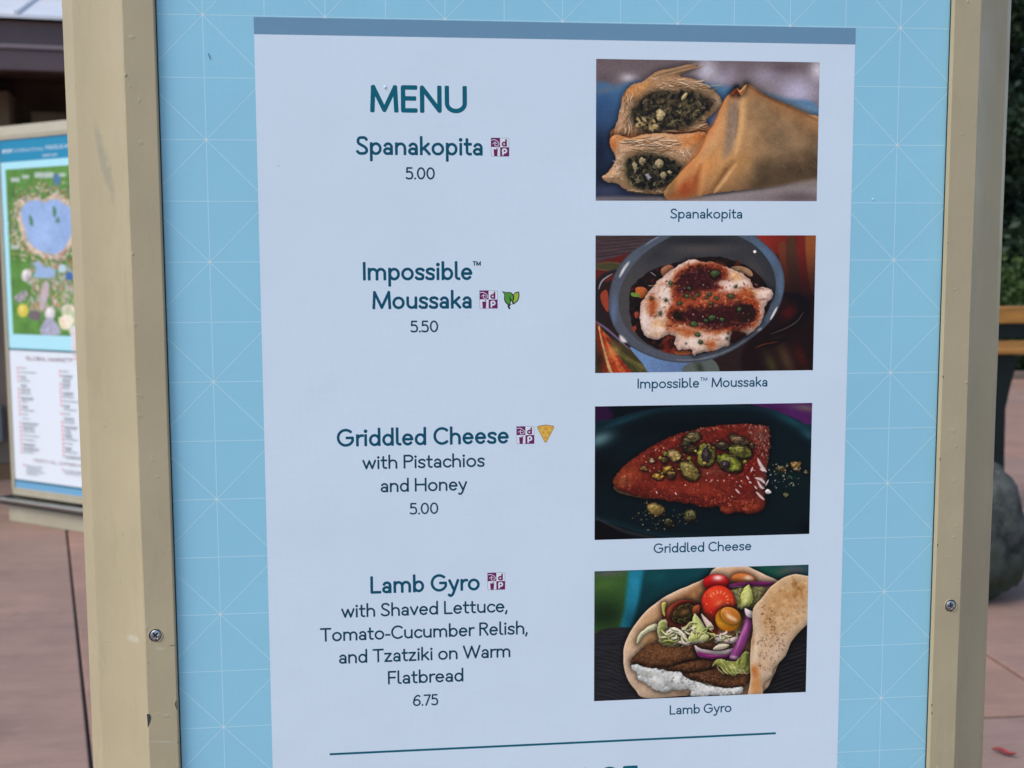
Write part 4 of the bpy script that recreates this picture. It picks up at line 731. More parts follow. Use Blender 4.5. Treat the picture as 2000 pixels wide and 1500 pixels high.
def park_map():
    q = ((43, 87), (744, 36), (798, 1413), (104, 1387))
    s = Paint(360, 460, q, 5, (86, 138, 70)); r = s.rng
    s.poly([(30, 30), (820, 20), (820, 1430), (90, 1430)], (88, 142, 72), sm=False, tex=.16, ts=60)
    lake = [(165, 430), (178, 385), (215, 345), (280, 325), (330, 335), (352, 352), (380, 338), (430, 322), (485, 338), (530, 370), (590, 420), (600, 520), (560, 620), (520, 690), (470, 745), (400, 755), (320, 730), (270, 700), (220, 640), (200, 560), (180, 500)]
    cx, cy = 380, 530
    ring = [(cx+(x-cx)*1.22, cy+(y-cy)*1.2) for x, y in lake]
    s.poly(ring, (186, 178, 168), soft=4, rough=20, rs=40, tex=.2, ts=20)
    for i in range(900):
        a = r.uniform(0, 6.283); k = 1.04+abs(r.randn())*.24; x = cx+np.cos(a)*235*k; y = cy+np.sin(a)*235*k
        if y > 800 and r.rand() < .5: continue
        s.ell(x, y, r.uniform(3, 11), r.uniform(3, 8), r.uniform(0, 180), [(214, 196, 176), (176, 96, 88), (168, 186, 214), (104, 92, 96), (206, 200, 200), (186, 160, 150), (74, 130, 56), (96, 150, 70)][r.randint(8)], soft=1.5, alpha=.85)
    for i in range(420):
        x = r.uniform(230, 600); y = r.uniform(800, 1180)
        s.line([(x, y), (x+r.uniform(-30, 40), y+r.uniform(10, 70))], r.uniform(5, 10), [(206, 198, 190), (200, 120, 96), (168, 184, 214), (110, 140, 90), (180, 160, 190)][r.randint(5)], .8)
    for i in range(150):
        a = r.uniform(0, 6.283); k = r.uniform(1.04, 1.4); x = cx+np.cos(a)*235*k; y = cy+np.sin(a)*235*k; s.line([(x, y), (x+r.uniform(-40, 40), y+r.uniform(-40, 40))], r.uniform(4, 8), [(216, 206, 196), (150, 90, 84), (96, 100, 110)][i % 3], .7)
    s.poly(lake, (136, 172, 232), soft=2, rough=6, tex=.05, ts=60, dabs=[(330, 600, 120, 160, 0, (150, 184, 240), .6)])
    for x, y, a, b, dg in ((245, 490, 14, 46, -12), (432, 420, 15, 44, 0), (456, 487, 15, 22, 10)): s.ell(x, y, a, b, dg, (78, 134, 116), soft=3, rough=8, rs=20)
    s.poly([(270, 830), (310, 815), (360, 860), (430, 870), (430, 930), (340, 945), (265, 930), (290, 880)], (138, 174, 226), soft=3)
    s.poly([(340, 1000), (390, 990), (360, 1180), (310, 1180)], (186, 176, 204), soft=6, alpha=.8)
    s.ell(210, 925, 38, 50, 0, (196, 200, 216), soft=2, dabs=[(200, 905, 18, 22, 0, (235, 238, 244), .8), (225, 950, 24, 24, 0, (130, 134, 156), .7)]); s.ell(395, 1225, 40, 50, 0, (190, 198, 220), soft=2, dabs=[(385, 1205, 20, 24, 0, (236, 238, 246), .8)])
    s.ell(182, 1202, 44, 52, 0, (196, 190, 84), soft=3, dabs=[(170, 1185, 22, 24, 0, (222, 216, 130), .8)]); s.ell(495, 870, 32, 34, 0, (170, 200, 226), soft=3)
    s.poly([(360, 1270), (420, 1270), (480, 1385), (322, 1385)], (156, 164, 200), soft=3, tex=.2); s.poly([(240, 1205), (318, 1215), (310, 1280), (235, 1265)], (110, 104, 120), soft=4)
    s.poly([(130, 1080), (200, 1040), (222, 1090), (160, 1140), (110, 1110)], (140, 146, 160), soft=3, tex=.4, ts=16); s.ell(520, 1290, 56, 60, 0, (214, 214, 196), soft=3, rough=14, rs=20, tex=.1)
    s.poly([(480, 1180), (600, 1180), (620, 1420), (560, 1400)], (226, 228, 232), soft=3, alpha=.6); s.ell(550, 930, 30, 34, 0, (60, 110, 190), soft=3)
    for x0, y0, x1, y1 in ((275, 108, 430, 150), (88, 150, 156, 184), (176, 128, 230, 158), (466, 114, 520, 142), (88, 686, 150, 716)):
        s.poly([(x0, y0), (x1, y0), (x1, y1), (x0, y1)], (176, 196, 214), sm=False, soft=2, alpha=.85)
    s.poly([(425, 120), (475, 140), (470, 210), (430, 190)], (80, 124, 176), soft=3)
    return s.done(4)

def picture(name, arr):
    h, w = arr.shape[:2]; im = bpy.data.images.new(name, w, h, alpha=False)
    px = np.ones((h, w, 4), np.float32); px[..., :3] = arr[::-1]/255.0
    im.pixels.foreach_set(px.ravel()); im.update(); im.pack(); return im
def print_mat(name, im, rough=.5):
    m = mat(name, (1, 1, 1), rough, .15); t = N(m, 'ShaderNodeTexImage'); t.image = im; t.interpolation = 'Cubic'; t.extension = 'EXTEND'
    c = mixc(m, 1.0, t.outputs[0], tuple(PK/i for i in ILL), 'MULTIPLY'); L(m, c, bsdf(m).inputs['Base Color']); return m
PK = .97

# ---------------------------------------------------------------- materials
def enamel(name, col, marks=()):
    """thick brushed-on gloss paint: brush relief, lumps, faint grime, a few scuffs at real places"""
    m = mat(name, col, .5, .13); v = coords(m); vs = coords(m, (1, 1, .22))
    c = mixc(m, ramp(m, noise(m, v, 9, 5), .35, .7), tuple(x*.93 for x in col), tuple(min(1, x*1.05) for x in col))
    c = mixc(m, ramp(m, noise(m, vs, 42, 5, .7), .55, .8, 0., .35), c, tuple(x*y for x, y in zip(col, (.80, .80, .76))))
    c = mixc(m, ramp(m, noise(m, v, 320, 2), .70, .78, 0., .4), c, tuple(x*.6 for x in col))
    c = mixc(m, ramp(m, noise(m, coords(m, (2.2, 2.2, .5)), 16, 6, .75), .56, .74, 0., .38), c, tuple(x*y for x, y in zip(col, (.70, .70, .66))))
    for (x, y, z), (rx, ry, rz), rot, k, cc in marks:
        tc = N(m, 'ShaderNodeTexCoord'); sb = N(m, 'ShaderNodeVectorMath', operation='SUBTRACT'); sb.inputs[1].default_value = (x, y, z); L(m, tc.outputs['Object'], sb.inputs[0])
        mp = N(m, 'ShaderNodeMapping'); mp.vector_type = 'TEXTURE'; mp.inputs['Rotation'].default_value = (0, R(rot), 0); mp.inputs['Scale'].default_value = (rx, ry, rz); L(m, sb.outputs[0], mp.inputs[0])
        ln = N(m, 'ShaderNodeVectorMath', operation='LENGTH'); L(m, mp.outputs[0], ln.inputs[0])
        ad = N(m, 'ShaderNodeMath', operation='MULTIPLY_ADD'); L(m, noise(m, v, 160, 3), ad.inputs[0]); ad.inputs[1].default_value = 1.2; L(m, ln.outputs['Value'], ad.inputs[2])
        c = mixc(m, ramp(m, ad.outputs[0], 1.1, 1.9, k, 0.), c, cc)
    L(m, c, bsdf(m).inputs['Base Color'])
    p = bump(m, noise(m, v, 260, 3), .10, .0006); p = bump(m, noise(m, coords(m, (1, 1, .35)), 90, 3), .22, .0012, p); p = bump(m, ramp(m, noise(m, v, 120, 1), .72, .80), .35, .0006, p)
    L(m, p, bsdf(m).inputs['Normal']); L(m, ramp(m, noise(m, v, 30, 3),   .3, .7, .42, .60), bsdf(m).inputs['Roughness'])
    return m
CREAM = (.525, .415, .245)
scuff = (.30, .27, .20); pale = (.70, .64, .50)
m_frame = enamel('cream_enamel', CREAM, [((-.3565, .03, 1.437), (.0035, .05, .026), -12, .5, scuff), ((-.3495, .03, 1.418), (.0028, .05, .02), -7, .35, scuff), ((-.344, .02, 1.061), (.007, .04, .003), -12, .4, pale), ((-.3195, -.006, 1.0585), (.003, .01, .0014), 0, .35, pale),
                                         ((-.3105, -.006, 1.0605), (.003, .01, .0004), -6, .9, (.05, .045, .04)), ((-.320, -.006, .9835), (.010, .01, .0005), 4, .6, (.62, .58, .46))])
m_frame2 = enamel('cream_enamel_weathered', (.50, .42, .29))
m_base = vary(mat('cream_base_paint', (.46, .39, .27), .5), (.46, .39, .27), 8, .08, bumps=[(120, .15, .001)])
m_chrome = mat('worn_chrome', (.55, .55, .54), .22, .5, 1.0); m_rubber_shade = mat('dark_rubber_and_seam_shade', (.02, .022, .024), .5)
m_steel = vary(mat('tarnished_screw_steel', (.30, .30, .31), .38, .5, .9), (.42, .42, .43), 900, .6, bumps=[(700, .5, .0003)])
m_hole = mat('bare_dark_metal', (.025, .027, .03), .5, .4)
m_chip = vary(mat('bare_metal_under_paint', (.085, .085, .085), .45, .5, .4), (.075, .078, .08), 900, .4)
def sheetmat(name, col, amt=.035, rough=.45):
    m = mat(name, col, rough, .4); v = coords(m); L(m, ramp(m, noise(m, v, 5, 4), .3, .7, .30, .50), bsdf(m).inputs['Roughness'])
    c = mixc(m, ramp(m, noise(m, v, 6, 4), .3, .7), tuple(x*(1-amt) for x in col), tuple(min(1, x*(1+amt)) for x in col))
    c = mixc(m, ramp(m, noise(m, coords(m, (1, 1, .12)), 380, 3), .3, .7, 0., .5), c, tuple(x*(1-amt) for x in col))
    c = mixc(m, ramp(m, noise(m, coords(m, (.12, 1, 1)), 340, 3), .3, .7, 0., .45), c, tuple(x*(1-amt*1.2) for x in col))
    c = mixc(m, ramp(m, noise(m, v, 260, 1), .80, .82, 0., .5), c, tuple(x*.55 for x in col))
    L(m, c, bsdf(m).inputs['Base Color']); p = bump(m, noise(m, v, 9, 2), .22, .006); p = bump(m, noise(m, v, 700, 2), .05, .0004, p); L(m, p, bsdf(m).inputs['Normal'])
    return m
m_blue = sheetmat('pale_blue_print', D(127, 189, 224), .035)
m_line = mat('white_line_print', D(160, 205, 234), .5, .18)
m_star = mat('star_point_print', D(182, 205, 224), .5, .18)
m_sheet = sheetmat('white_menu_print', D(186, 211, 238), .034)
m_band = sheetmat('slate_blue_print', D(93, 135, 172), .03)
m_teal = mat('deep_teal_ink', D(8, 90, 116), .5, .15); m_navy = mat('petrol_blue_ink', D(7, 74, 104), .5, .15); m_dark = mat('dark_blue_ink', D(11, 60, 86), .5, .15)
m_purple = mat('purple_ink', D(100, 28, 96), .5, .18); m_white = mat('white_ink', D(206, 212, 232), .5, .18); m_grey = mat('grey_ink', D(128, 146, 172), .5, .18)
m_black = mat('black_ink', D(18, 30, 34), .5, .18); m_leaf1 = mat('green_ink', D(72, 140, 58), .5, .18); m_leaf2 = mat('light_green_ink', D(138, 172, 66), .5, .18)
m_yel = mat('yellow_ink', D(218, 172, 84), .5, .18); m_ylo = mat('brown_outline_ink', D(160, 122, 72), .5, .18); m_yld = mat('ochre_ink', D(196, 140, 56), .5, .18)

# ---------------------------------------------------------------- pavement
m_ground = vary(mat('dark_soil', (.05, .045, .04), .95), (.05, .045, .04), 1.2, .3)
ground = mesh('ground', [(-400, -400, -.05), (400, -400, -.05), (400, 400, -.05), (-400, 400, -.05)], [(0, 1, 2, 3)], m_ground); tag(ground, kind='structure')
def slabmat(name, col, red):
    m = mat(name, col, .78, .25); v = coords(m); vs = coords(m, (.35, 1.6, 1))
    c = mixc(m, ramp(m, noise(m, v, 1.6, 5), .3, .7), tuple(x*.84 for x in col), tuple(x*1.14 for x in red))
    c = mixc(m, ramp(m, noise(m, vs, 5, 6, .7), .42, .72, 0., .55), c, tuple(x*.70 for x in col))
    c = mixc(m, ramp(m, noise(m, vs, 22, 4, .7), .5, .75, 0., .5), c, tuple(min(1, x*1.25) for x in col))
    c = mixc(m, ramp(m, noise(m, v, 11, 2), .70, .78, 0., .5), c, tuple(x*.55 for x in col))
    c = mixc(m, ramp(m, noise(m, v, 150, 2), .60, .72, 0., .45), c, tuple(x*.5 for x in col)); c = mixc(m, ramp(m, noise(m, v, 2.7, 6, .75), .56, .66, 0., .4), c, tuple(x*.62 for x in col))
    L(m, c, bsdf(m).inputs['Base Color']); p = bump(m, noise(m, vs, 60, 4), .3, .004); p = bump(m, noise(m, v, 9, 4), .35, .008, p); L(m, p, bsdf(m).inputs['Normal'])
    return m
m_slab = [slabmat('rose_concrete', (.37, .225, .165), (.41, .22, .155)), slabmat('mauve_concrete', (.35, .225, .17), (.38, .22, .16)), slabmat('warm_rose_concrete', (.38, .22, .155), (.42, .225, .15))]
m_joint = mat('dark_joint_filler', (.035, .032, .034), .8)
pave = mesh('pavement', [(-9, -4.2, -.016), (10.5, -4.2, -.016), (10.5, 12.33, -.016), (-9, 12.33, -.016)], [(0, 1, 2, 3)], m_joint); tag(pave, kind='structure')
def slab(p, m, g=.006):
    c = np.mean(np.array(p, float), axis=0); q = []
    n = len(p)
    for i in range(n):
        a, b, d = [np.array(p[j % n], float) for j in (i-1, i, i+1)]
        e1 = (b-a)/np.hypot(*(b-a)); e2 = (d-b)/np.hypot(*(d-b)); n1 = np.array((-e1[1], e1[0])); n2 = np.array((-e2[1], e2[0]))
        q.append((b, (n1+n2)/(1+n1@n2)))
    rings = [(g, -.05), (g, -.004), (g+.004, 0)]
    v = []; f = []
    for o, z in rings:
        for b, k in q: t = b+k*o; v.append((t[0]-c[0], t[1]-c[1], z))
    for r_ in range(2):
        for i in range(n): f.append((r_*n+i, r_*n+(i+1) % n, (r_+1)*n+(i+1) % n, (r_+1)*n+i))
    f.append(tuple(range(2*n, 3*n)))
    return mesh('paving_slab', v, f, m, pave, loc=(c[0], c[1], 0))
lx = lambda y, k: {0: -8.5-.29*(y-2.2), 1: -3.55-.29*(y-2.22), 2: -.965-.292*(y-2.22), 3: .55+.0*(y), 4: 1.93+.02*(y-2.3)*0, 5: 4.35, 6: 6.9, 7: 10.4}[k]
rows_l = [-4.1, -1.0, 1.98, 5.72, 8.7, 12.3]; rows_r = [-4.1, -2.55, -.1, 2.285, 4.85, 7.42, 9.9, 12.3]
kk = 0
for cidx in range(7):
    rows = rows_l if cidx < 3 else rows_r
    for y0, y1 in zip(rows[:-1], rows[1:]):
        if lx(y0, cidx+1)-lx(y0, cidx) < .1: continue
        slab([(lx(y0, cidx), y0), (lx(y0, cidx+1), y0), (lx(y1, cidx+1), y1), (lx(y1, cidx), y1)], m_slab[kk % 3 if cidx > 2 else (1 if cidx < 2 else 0)], .009 if cidx in (3, 4) else .005); kk += 1

# ---------------------------------------------------------------- sign boards
prof_half = [(-.0006, .003), (0, -.0055), (.0006, -.006), (.0222, -.006), (.0230, -.0054)]       # offset from opening, depth
def cove(n=9):
    p0, p1, p2 = np.array((.0231, -.0050)), np.array((.0385, .0235)), np.array((.0699, .040)); out = []
    for i in range(n+1):
        t = i/n; out.append(tuple(p0*(1-t)**2+p1*2*t*(1-t)+p2*t*t))
    return out
front = prof_half+cove()+[(.0712, .0415), (.0812, .0552), (.0820, .0572)]
DEPTH = .115
profile = front+[(o, DEPTH-y) for o, y in reversed(front)]      # closed section, same shape on the back
WF = .0820
def frame_bar(name, L0, L1, vertical, sgn, half, z0, z1, m, parent):
    """one mitred frame bar; opening half width 'half', opening from z0 to z1"""
    v = []; f = []; n = len(profile)
    for end in (0, 1):
        for o, y in profile:
            if vertical: v.append((sgn*(half+o), y, (z1+o) if end else (z0-o if L0 else z0-min(o, .03))))
            else: v.append(((half+o)*(1 if end else -1), y, z1+o))
    for i in range(n):
        j = (i+1) % n; f.append((i, j, n+j, n+i))
    me_o = mesh(name, v, f, m, parent)
    bm = bmesh.new(); bm.from_mesh(me_o.data); bmesh.ops.recalc_face_normals(bm, faces=bm.faces); bm.to_mesh(me_o.data); bm.free()
    for p in me_o.data.polygons: p.use_smooth = False
    return me_o
def cut_bar(name, half, z0, z1, m, parent, segs=90, sgn=-1):
    """stile built with many cross sections so its hand-painted edges wander slightly"""
    rr = np.random.RandomState(5+sgn); n = len(profile); v = []; f = []
    zs = np.linspace(0, 1, segs+1)
    wob = np.convolve(rr.randn(segs+21), np.ones(9)/9, 'same')[10:10+segs+1]*.0005
    for k, t in enumerate(zs):
        for i, (o, y) in enumerate(profile):
            a = z0-o if o < .03 else z0-.03; b = z1+o; z = a+(b-a)*t
            w_ = wob[k] if 2 < i < 6 else (wob[(k*3) % len(wob)]*.6 if i in (13, 14, 15, 16) else 0)
            v.append((sgn*(half+o+w_), y+(rr.randn()*.00012 if 2 < i < 6 else 0), z))
    for k in range(segs):
        for i in range(n):
            j = (i+1) % n; f.append((k*n+i, k*n+j, (k+1)*n+j, (k+1)*n+i))
    o = mesh(name, v, f, m, parent); bm = bmesh.new(); bm.from_mesh(o.data); bmesh.ops.recalc_face_normals(bm, faces=bm.faces); bm.to_mesh(o.data); bm.free()
    cs = np.array([i in range(5, 13) or i in [len(profile)-1-q for q in range(5, 13)] for i in range(n)])
    o.data.polygons.foreach_set('use_smooth', [bool(cs[i]) for k in range(segs) for i in range(n)])
    return o
def board(name, loc, rz, half, m, wander):
    t = empty(name, loc, rz); z0, z1 = .190, 2.038
    if wander:
        sl = [cut_bar('frame_stile', half, z0, z1, m, t, sgn=s) for s in (-1, 1)]
    else: sl = [frame_bar('frame_stile', 0, 1, True, s, half, z0, z1, m, t) for s in (-1, 1)]
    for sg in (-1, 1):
        a_, c_ = sorted((sg*half, sg*(half-(.0009 if sg < 0 else .0005)))); box('seam_shade_strip', a_, c_, -.0016, .0, z0, z1, m_rubber_shade, t)  # dark strips painting in the contact shadow where poster meets frame
    frame_bar('top_rail', 0, 1, False, 1, half, z0, z1, m, t)
    box('bottom_rail', -(half+.02), half+.02, -.0045, DEPTH+.0045, .150, z0, m, t, .002)
    box('kick_base', -(half+.050), half+.050, -.012, DEPTH+.012, .0, .098, m_base, t, .006, 3)
    box('sill_rail', -(half+.092), half+.092, -.045, DEPTH+.045, .112, .138, m_chrome, t, .009, 4)
    box('rubber_bumper', -(half+.088), half+.088, -.041, DEPTH+.041, .098, .1115, m_rubber_shade, t, .003)
    return t, sl
B1, st1 = board('menu_sign', (.0035, 0, 0), 0, .3085, m_frame, True)
tag(B1, 'food menu sign with pale blue poster in chipped cream frame filling the foreground', 'menu sign')
B2, st2 = board('map_sign', (-2.212+.80837*.425, 5.507-.58868*.425, 0), R(-36.063), .375, m_frame2, False)
tag(B2, 'cream framed park map sign with teal header standing on the pink paving', 'map sign')

# screws with a real cross recess
def screw(x, z, ang, parent, y=-.006):
    nr, na = 18, 56; v = []; f = []; RR = .00430
    for i in range(nr+1):
        r = RR*i/nr
        for k in range(na):
            a = 2*math.pi*k/na; px, pz = r*math.cos(a), r*math.sin(a); ca, sa = math.cos(ang), math.sin(ang); u, w = px*ca+pz*sa, -px*sa+pz*ca
            h = .0011*(1-(r/RR)**2)**.5 if i < nr else -.0006
            arm = min(max(abs(u)/.0022, abs(w)/.00055), max(abs(w)/.0022, abs(u)/.00055))
            h -= .0016*max(0, min(1, (1.25-arm)/.4))
            v.append((px, -h, pz))
    for i in range(nr):
        for k in range(na): f.append((i*na+k, i*na+(k+1) % na, (i+1)*na+(k+1) % na, (i+1)*na+k))
    sc = mesh('screw', v, f, m_steel, parent, smooth=True, loc=(x, y-.00015, z))
    ring = [(math.cos(2*math.pi*k/32), math.sin(2*math.pi*k/32)) for k in range(32)]
    vv = [(c*.0050*(1+.04*math.sin(3*k)), -.00006, s*.0050*(1+.05*math.cos(5*k))) for k, (c, s) in enumerate(ring)]
    mesh('screw_hole', vv, [tuple(range(32))], m_hole, sc)
    for a0, a1, rr_ in ((1.2, 4.3, .0053), (-1.4, .6, .0052)):
        p = [(rr_*math.cos(a0+(a1-a0)*i/10), -.0002, rr_*math.sin(a0+(a1-a0)*i/10)) for i in range(11)]
        tv, tf = tube(p, [.0001+.00035*math.sin(math.pi*i/10) for i in range(11)], 6); mesh('paint_ridge', tv, tf, m_frame, sc, smooth=True)
screw(-.3196-.0035, 1.0692, .7, B1); screw(.3262-.0035, 1.0702, .15, B1)
# paint chips along the bezel edges and thick drips of paint
def chip(pts, parent, y=-.00612, m=None):
    v = [(x-.0035, y, z) for x, z in pts]; return mesh('paint_chip', v, [tuple(range(len(v)))], m or m_chip, parent)
chip([(-.3283, 1.0065), (-.3262, 1.0062), (-.3252, 1.0040), (-.3258, 1.0005), (-.3270, .9975), (-.3280, .9955), (-.3281, 1.0010)], st1[0])
chip([(-.3052, 1.0165), (-.3062, 1.0155), (-.3068, 1.0130), (-.3060, 1.0105), (-.3053, 1.0080), (-.3050, 1.0120)], st1[0])
chip([(-.3052, 1.0150), (-.3058, 1.0142), (-.3060, 1.0128), (-.3055, 1.0112), (-.3051, 1.0135)], st1[0], -.0063, m_steel)
chip([(-.3050, .9835), (-.3058, .9828), (-.3054, .9812)], st1[0]); chip([(-.3255, 1.0480), (-.3262, 1.0476), (-.3256, 1.0468)], st1[0])
for x, z in ((.3130, 1.262), (.3128, 1.194), (.3131, 1.122), (.3127, .985), (.3130, .978)):
    chip([(x-.0004, z+.0012), (x+.0004, z+.0006), (x+.0003, z-.0008), (x-.0004, z-.0012)], st1[1])
def blob(x, y, z, r, parent, name='paint_drip', sz=1.3, m=None):
    v = []; f = []; n = 10; k = 5
    for i in range(k+1):
        a = math.pi/2*i/k
        for j in range(n):
            b = 2*math.pi*j/n; v.append((r*math.cos(b)*math.sin(a), -r*.45*math.cos(a)+r*.06, r*sz*math.sin(b)*math.sin(a)))
    for i in range(k):
        for j in range(n): f.append((i*n+j, i*n+(j+1) % n, (i+1)*n+(j+1) % n, (i+1)*n+j))
    return mesh(name, v, f, m or m_frame, parent, smooth=True, loc=(x-.0035, y, z))
for x, y, z, r in ((-.3355, .0095, 1.0475, .0011), (-.3268, -.006, 1.4945, .0011), (-.3262, -.006, 1.3632, .0012), (-.3480, .0265, 1.2440, .0016), (-.3372, .0125, 1.2328, .0015), (.3272, -.006, 1.1285, .0010), (.3230, -.006, 1.5600, .0009), (.3290, -.006, 1.1380, .0007), (.3195, -.006, .9300, .0010), (.3330, -.006, 1.2570, .0009), (.3205, -.006, 1.3330, .0008)):
    blob(x, y, z, r, st1[0] if x < 0 else st1[1])

# ---------------------------------------------------------------- front poster (all print lies in the plane y = 0 of the board)
poster = mesh('poster', *boxv(-.318, .312, 0, .004, .184, 2.044), m_blue, B1, loc=(0, 0, 0))
ox = -.0035      # print coordinates are measured from the poster's own centre line
def place(o): o.location = (ox, 0, 0); return o
U, V, ZS = .0903, .09155, 1.5400
F = Flat(.00002, 4e-7); lw = .00029
def seg(x0, z0, x1, z1, w=lw, m=0):
    X0, X1, Z0, Z1 = -.3135, .3145, .186, 2.04
    t0, t1 = 0, 1; dx, dz = x1-x0, z1-z0
    for p, q_ in ((-dx, x0-X0), (dx, X1-x0), (-dz, z0-Z0), (dz, Z1-z0)):
        if abs(p) < 1e-12:
            if q_ < 0: return
            continue
        t = q_/p
        if p < 0: t0 = max(t0, t)
        else: t1 = min(t1, t)
    if t0 >= t1: return
    a = np.array((x0+dx*t0, z0+dz*t0)); b = np.array((x0+dx*t1, z0+dz*t1)); d = (b-a)/np.hypot(*(b-a)); n = np.array((-d[1], d[0]))*w
    F.poly([a-n, b-n, b+n, a+n], m); F.nxt()
for i in range(-7, 8): seg(i*U/2, .1, i*U/2, 2.1)
for j in range(-32, 14): seg(-.4, ZS+j*V/2, .4, ZS+j*V/2)
for c_ in range(-26, 18):
    seg(-6*U, ZS+(c_-6)*V, 6*U, ZS+(c_+6)*V); seg(-6*U, ZS+(c_+6)*V, 6*U, ZS+(c_-6)*V)
for i in range(-3, 4):
    for j in range(-15, 6):
        x, z = i*U, ZS+j*V
        if z > .2 and z < 2.02 and abs(x) < .3: F.k = 120; F.disc((x, z), .0011, 1, 10)
pat = place(F.build('line_pattern', [m_line, m_star], poster)); tag(pat, 'thin white star grid printed on the blue margin')
F = Flat(.00012); F.rect(-.2335, .2340, .330, 1.5266); place(F.build('menu_panel', [m_sheet], poster))
F = Flat(.00014); F.rect(-.2335, .2340, 1.5266, 1.5392); place(F.build('header_band', [m_band], poster))
TX = [('MENU', -148.1, -74.1, 1470.0, 20.6, .166, 0), ('Spanakopita', -159.1, -62.3, 1438.0, 14.1, .150, 1), ('5.00', -121.6, -99.3, 1419.6, 9.4, .140, 2),
      ('Impossible', -155.6, -70.9, 1342.4, 14.3, .152, 1), ('TM', -70.6, -64.3, 1353.5, 3.5, .22, 2), ('Moussaka', -148.7, -71.7, 1320.2, 14.2, .152, 1), ('5.50', -119.4, -97.9, 1301.9, 9.3, .140, 2),
      ('Griddled Cheese', -178.0, -42.9, 1213.1, 14.1, .152, 1), ('with Pistachios', -158.5, -62.3, 1194.8, 11.0, .134, 2), ('and Honey', -144.6, -76.3, 1176.2, 10.9, .134, 2), ('5.00', -121.8, -99.3, 1157.8, 9.4, .135, 2),
      ('Lamb Gyro', -153.8, -66.8, 1094.8, 14.2, .152, 1), ('with Shaved Lettuce,', -177.1, -44.7, 1076.0, 11.0, .134, 2), ('Tomato-Cucumber Relish,', -194.0, -28.4, 1057.2, 11.1, .134, 2),
      ('and Tzatziki on Warm', -179.6, -42.4, 1038.6, 11.1, .134, 2), ('Flatbread', -141.1, -80.5, 1020.0, 11.1, .134, 2), ('6.75', -121.4, -101.0, 1001.1, 9.4, .135, 2)]
CAP = [('Spanakopita', 86.0, 144.3, 1390.0, 7.8, .138), ('Impossible', 60.5, 111.0, 1255.4, 8.0, .138), ('TM', 111.6, 117.7, 1260.9, 2.8, .17), ('Moussaka', 121.1, 167.4, 1255.5, 8.0, .138), ('Griddled Cheese', 74.8, 156.4, 1120.8, 8.0, .138), ('Lamb Gyro', 89.4, 141.8, 984.4, 8.1, .138)]
for s_, x0, x1, z, cap, wr, mm in TX:
    o = place(text(Flat(.00016), s_, x0/1000, x1/1000, z/1000, cap/1000, wr).build('lettering', [(m_teal, m_navy, m_dark)[mm]], poster)); tag(o, 'printed words reading ' + s_.rstrip(','))
for s_, x0, x1, z, cap, wr in CAP:
    o = place(text(Flat(.00016), s_, x0/1000, x1/1000, z/1000, cap/1000, wr).build('caption', [m_navy], poster)); tag(o, 'small caption reading ' + s_)
o = place(text(Flat(.00016), 'BEVERAGE', 0, .0629, .9216, .0208, .166, 0, 'r').build('lettering', [m_teal], poster)); tag(o, 'printed heading reading BEVERAGE')
F = Flat(.00016); F.rect(-.1883, .1801, .96345, .9652); place(F.build('divider_line', [m_teal], poster))
# meal plan symbols
def symbol(x, z, s=.0142):
    F = Flat(.00016, 3e-6); h = s/2
    P = lambda a, b: (x+a*s, z-s+b*s)
    def rr(x0, z0, x1, z1, m, c=.03):
        F.poly([P(x0+c, z0), P(x1-c, z0), P(x1, z0+c), P(x1, z1-c), P(x1-c, z1), P(x0+c, z1), P(x0, z1-c), P(x0, z0+c)], m); F.nxt()
    rr(0, 0, 1, 1, 2, .05); rr(.022, .022, .978, .978, 1, .04)
    F.rect(*[P(0, 0)[0], P(.5, 0)[0], P(0, .505)[1], P(0, .995)[1]], 0); F.rect(P(.5, 0)[0], P(.995, 0)[0], P(0, .005)[1], P(0, .495)[1], 0)
    # d (purple on white), p (white on purple)
    F.stroke([P(*q) for q in arc(.725, .665, .092, .092, 0, 360, 18)], .088*s, 0); F.stroke([P(.828, .575), P(.828, .885)], .09*s, 0)
    F.stroke([P(*q) for q in arc(.742, .300, .10, .10, 0, 360, 18)], .088*s, 1); F.stroke([P(.655, .10), P(.655, .37)], .085*s, 1)
    # script capital on purple
    F.stroke([P(*q) for q in spl([(.04, .87), (.17, .90), (.29, .855), (.41, .76), (.45, .68), (.41, .60), (.31, .56), (.21, .585)], 4)], .032*s, 1)
    F.stroke([P(.22, .79), P(.215, .60)], .032*s, 1); F.stroke([P(*q) for q in spl([(.10, .67), (.15, .715), (.25, .73), (.36, .68)], 4)], .026*s, 1)
    # cup with straw
    F.poly([P(.145, .385), P(.375, .385), P(.345, .01), P(.175, .01)], 0); F.nxt(); F.stroke([P(.30, .38), P(.315, .45), P(.385, .43)], .025*s, 0)
    o = place(F.build('meal_plan_symbol', [m_purple, m_white, m_grey], poster)); tag(o, 'square purple and white meal plan symbol')
for x, z in ((-.0559, 1.4517), (-.0655, 1.3343), (-.0368, 1.2267), (-.0606, 1.1089)): symbol(x, z)
F = Flat(.00016, 4e-6); X0, Z0, s_ = -.0478, 1.3200, .0136
P = lambda p: [(X0+a*s_, Z0+b*s_) for a, b in p]
F.stroke(P([(.42, .02), (.36, .14), (.45, .22)]), .0014, 0); F.poly(P(spl([(.66, .84), (.78, .93), (.97, .96), (1.0, .70), (.92, .45), (.70, .26), (.60, .28), (.62, .55)])), 0); F.nxt()
F.poly(P(spl([(.69, .83), (.80, .88), (.93, .91), (.95, .70), (.87, .48), (.70, .33), (.66, .40), (.68, .60)])), 2); F.nxt()
F.poly(P(spl([(.0, 1.0), (.26, .95), (.52, .93), (.68, .74), (.69, .55), (.60, .30), (.44, .18), (.22, .30), (.12, .52), (.13, .80)])), 0); F.nxt()
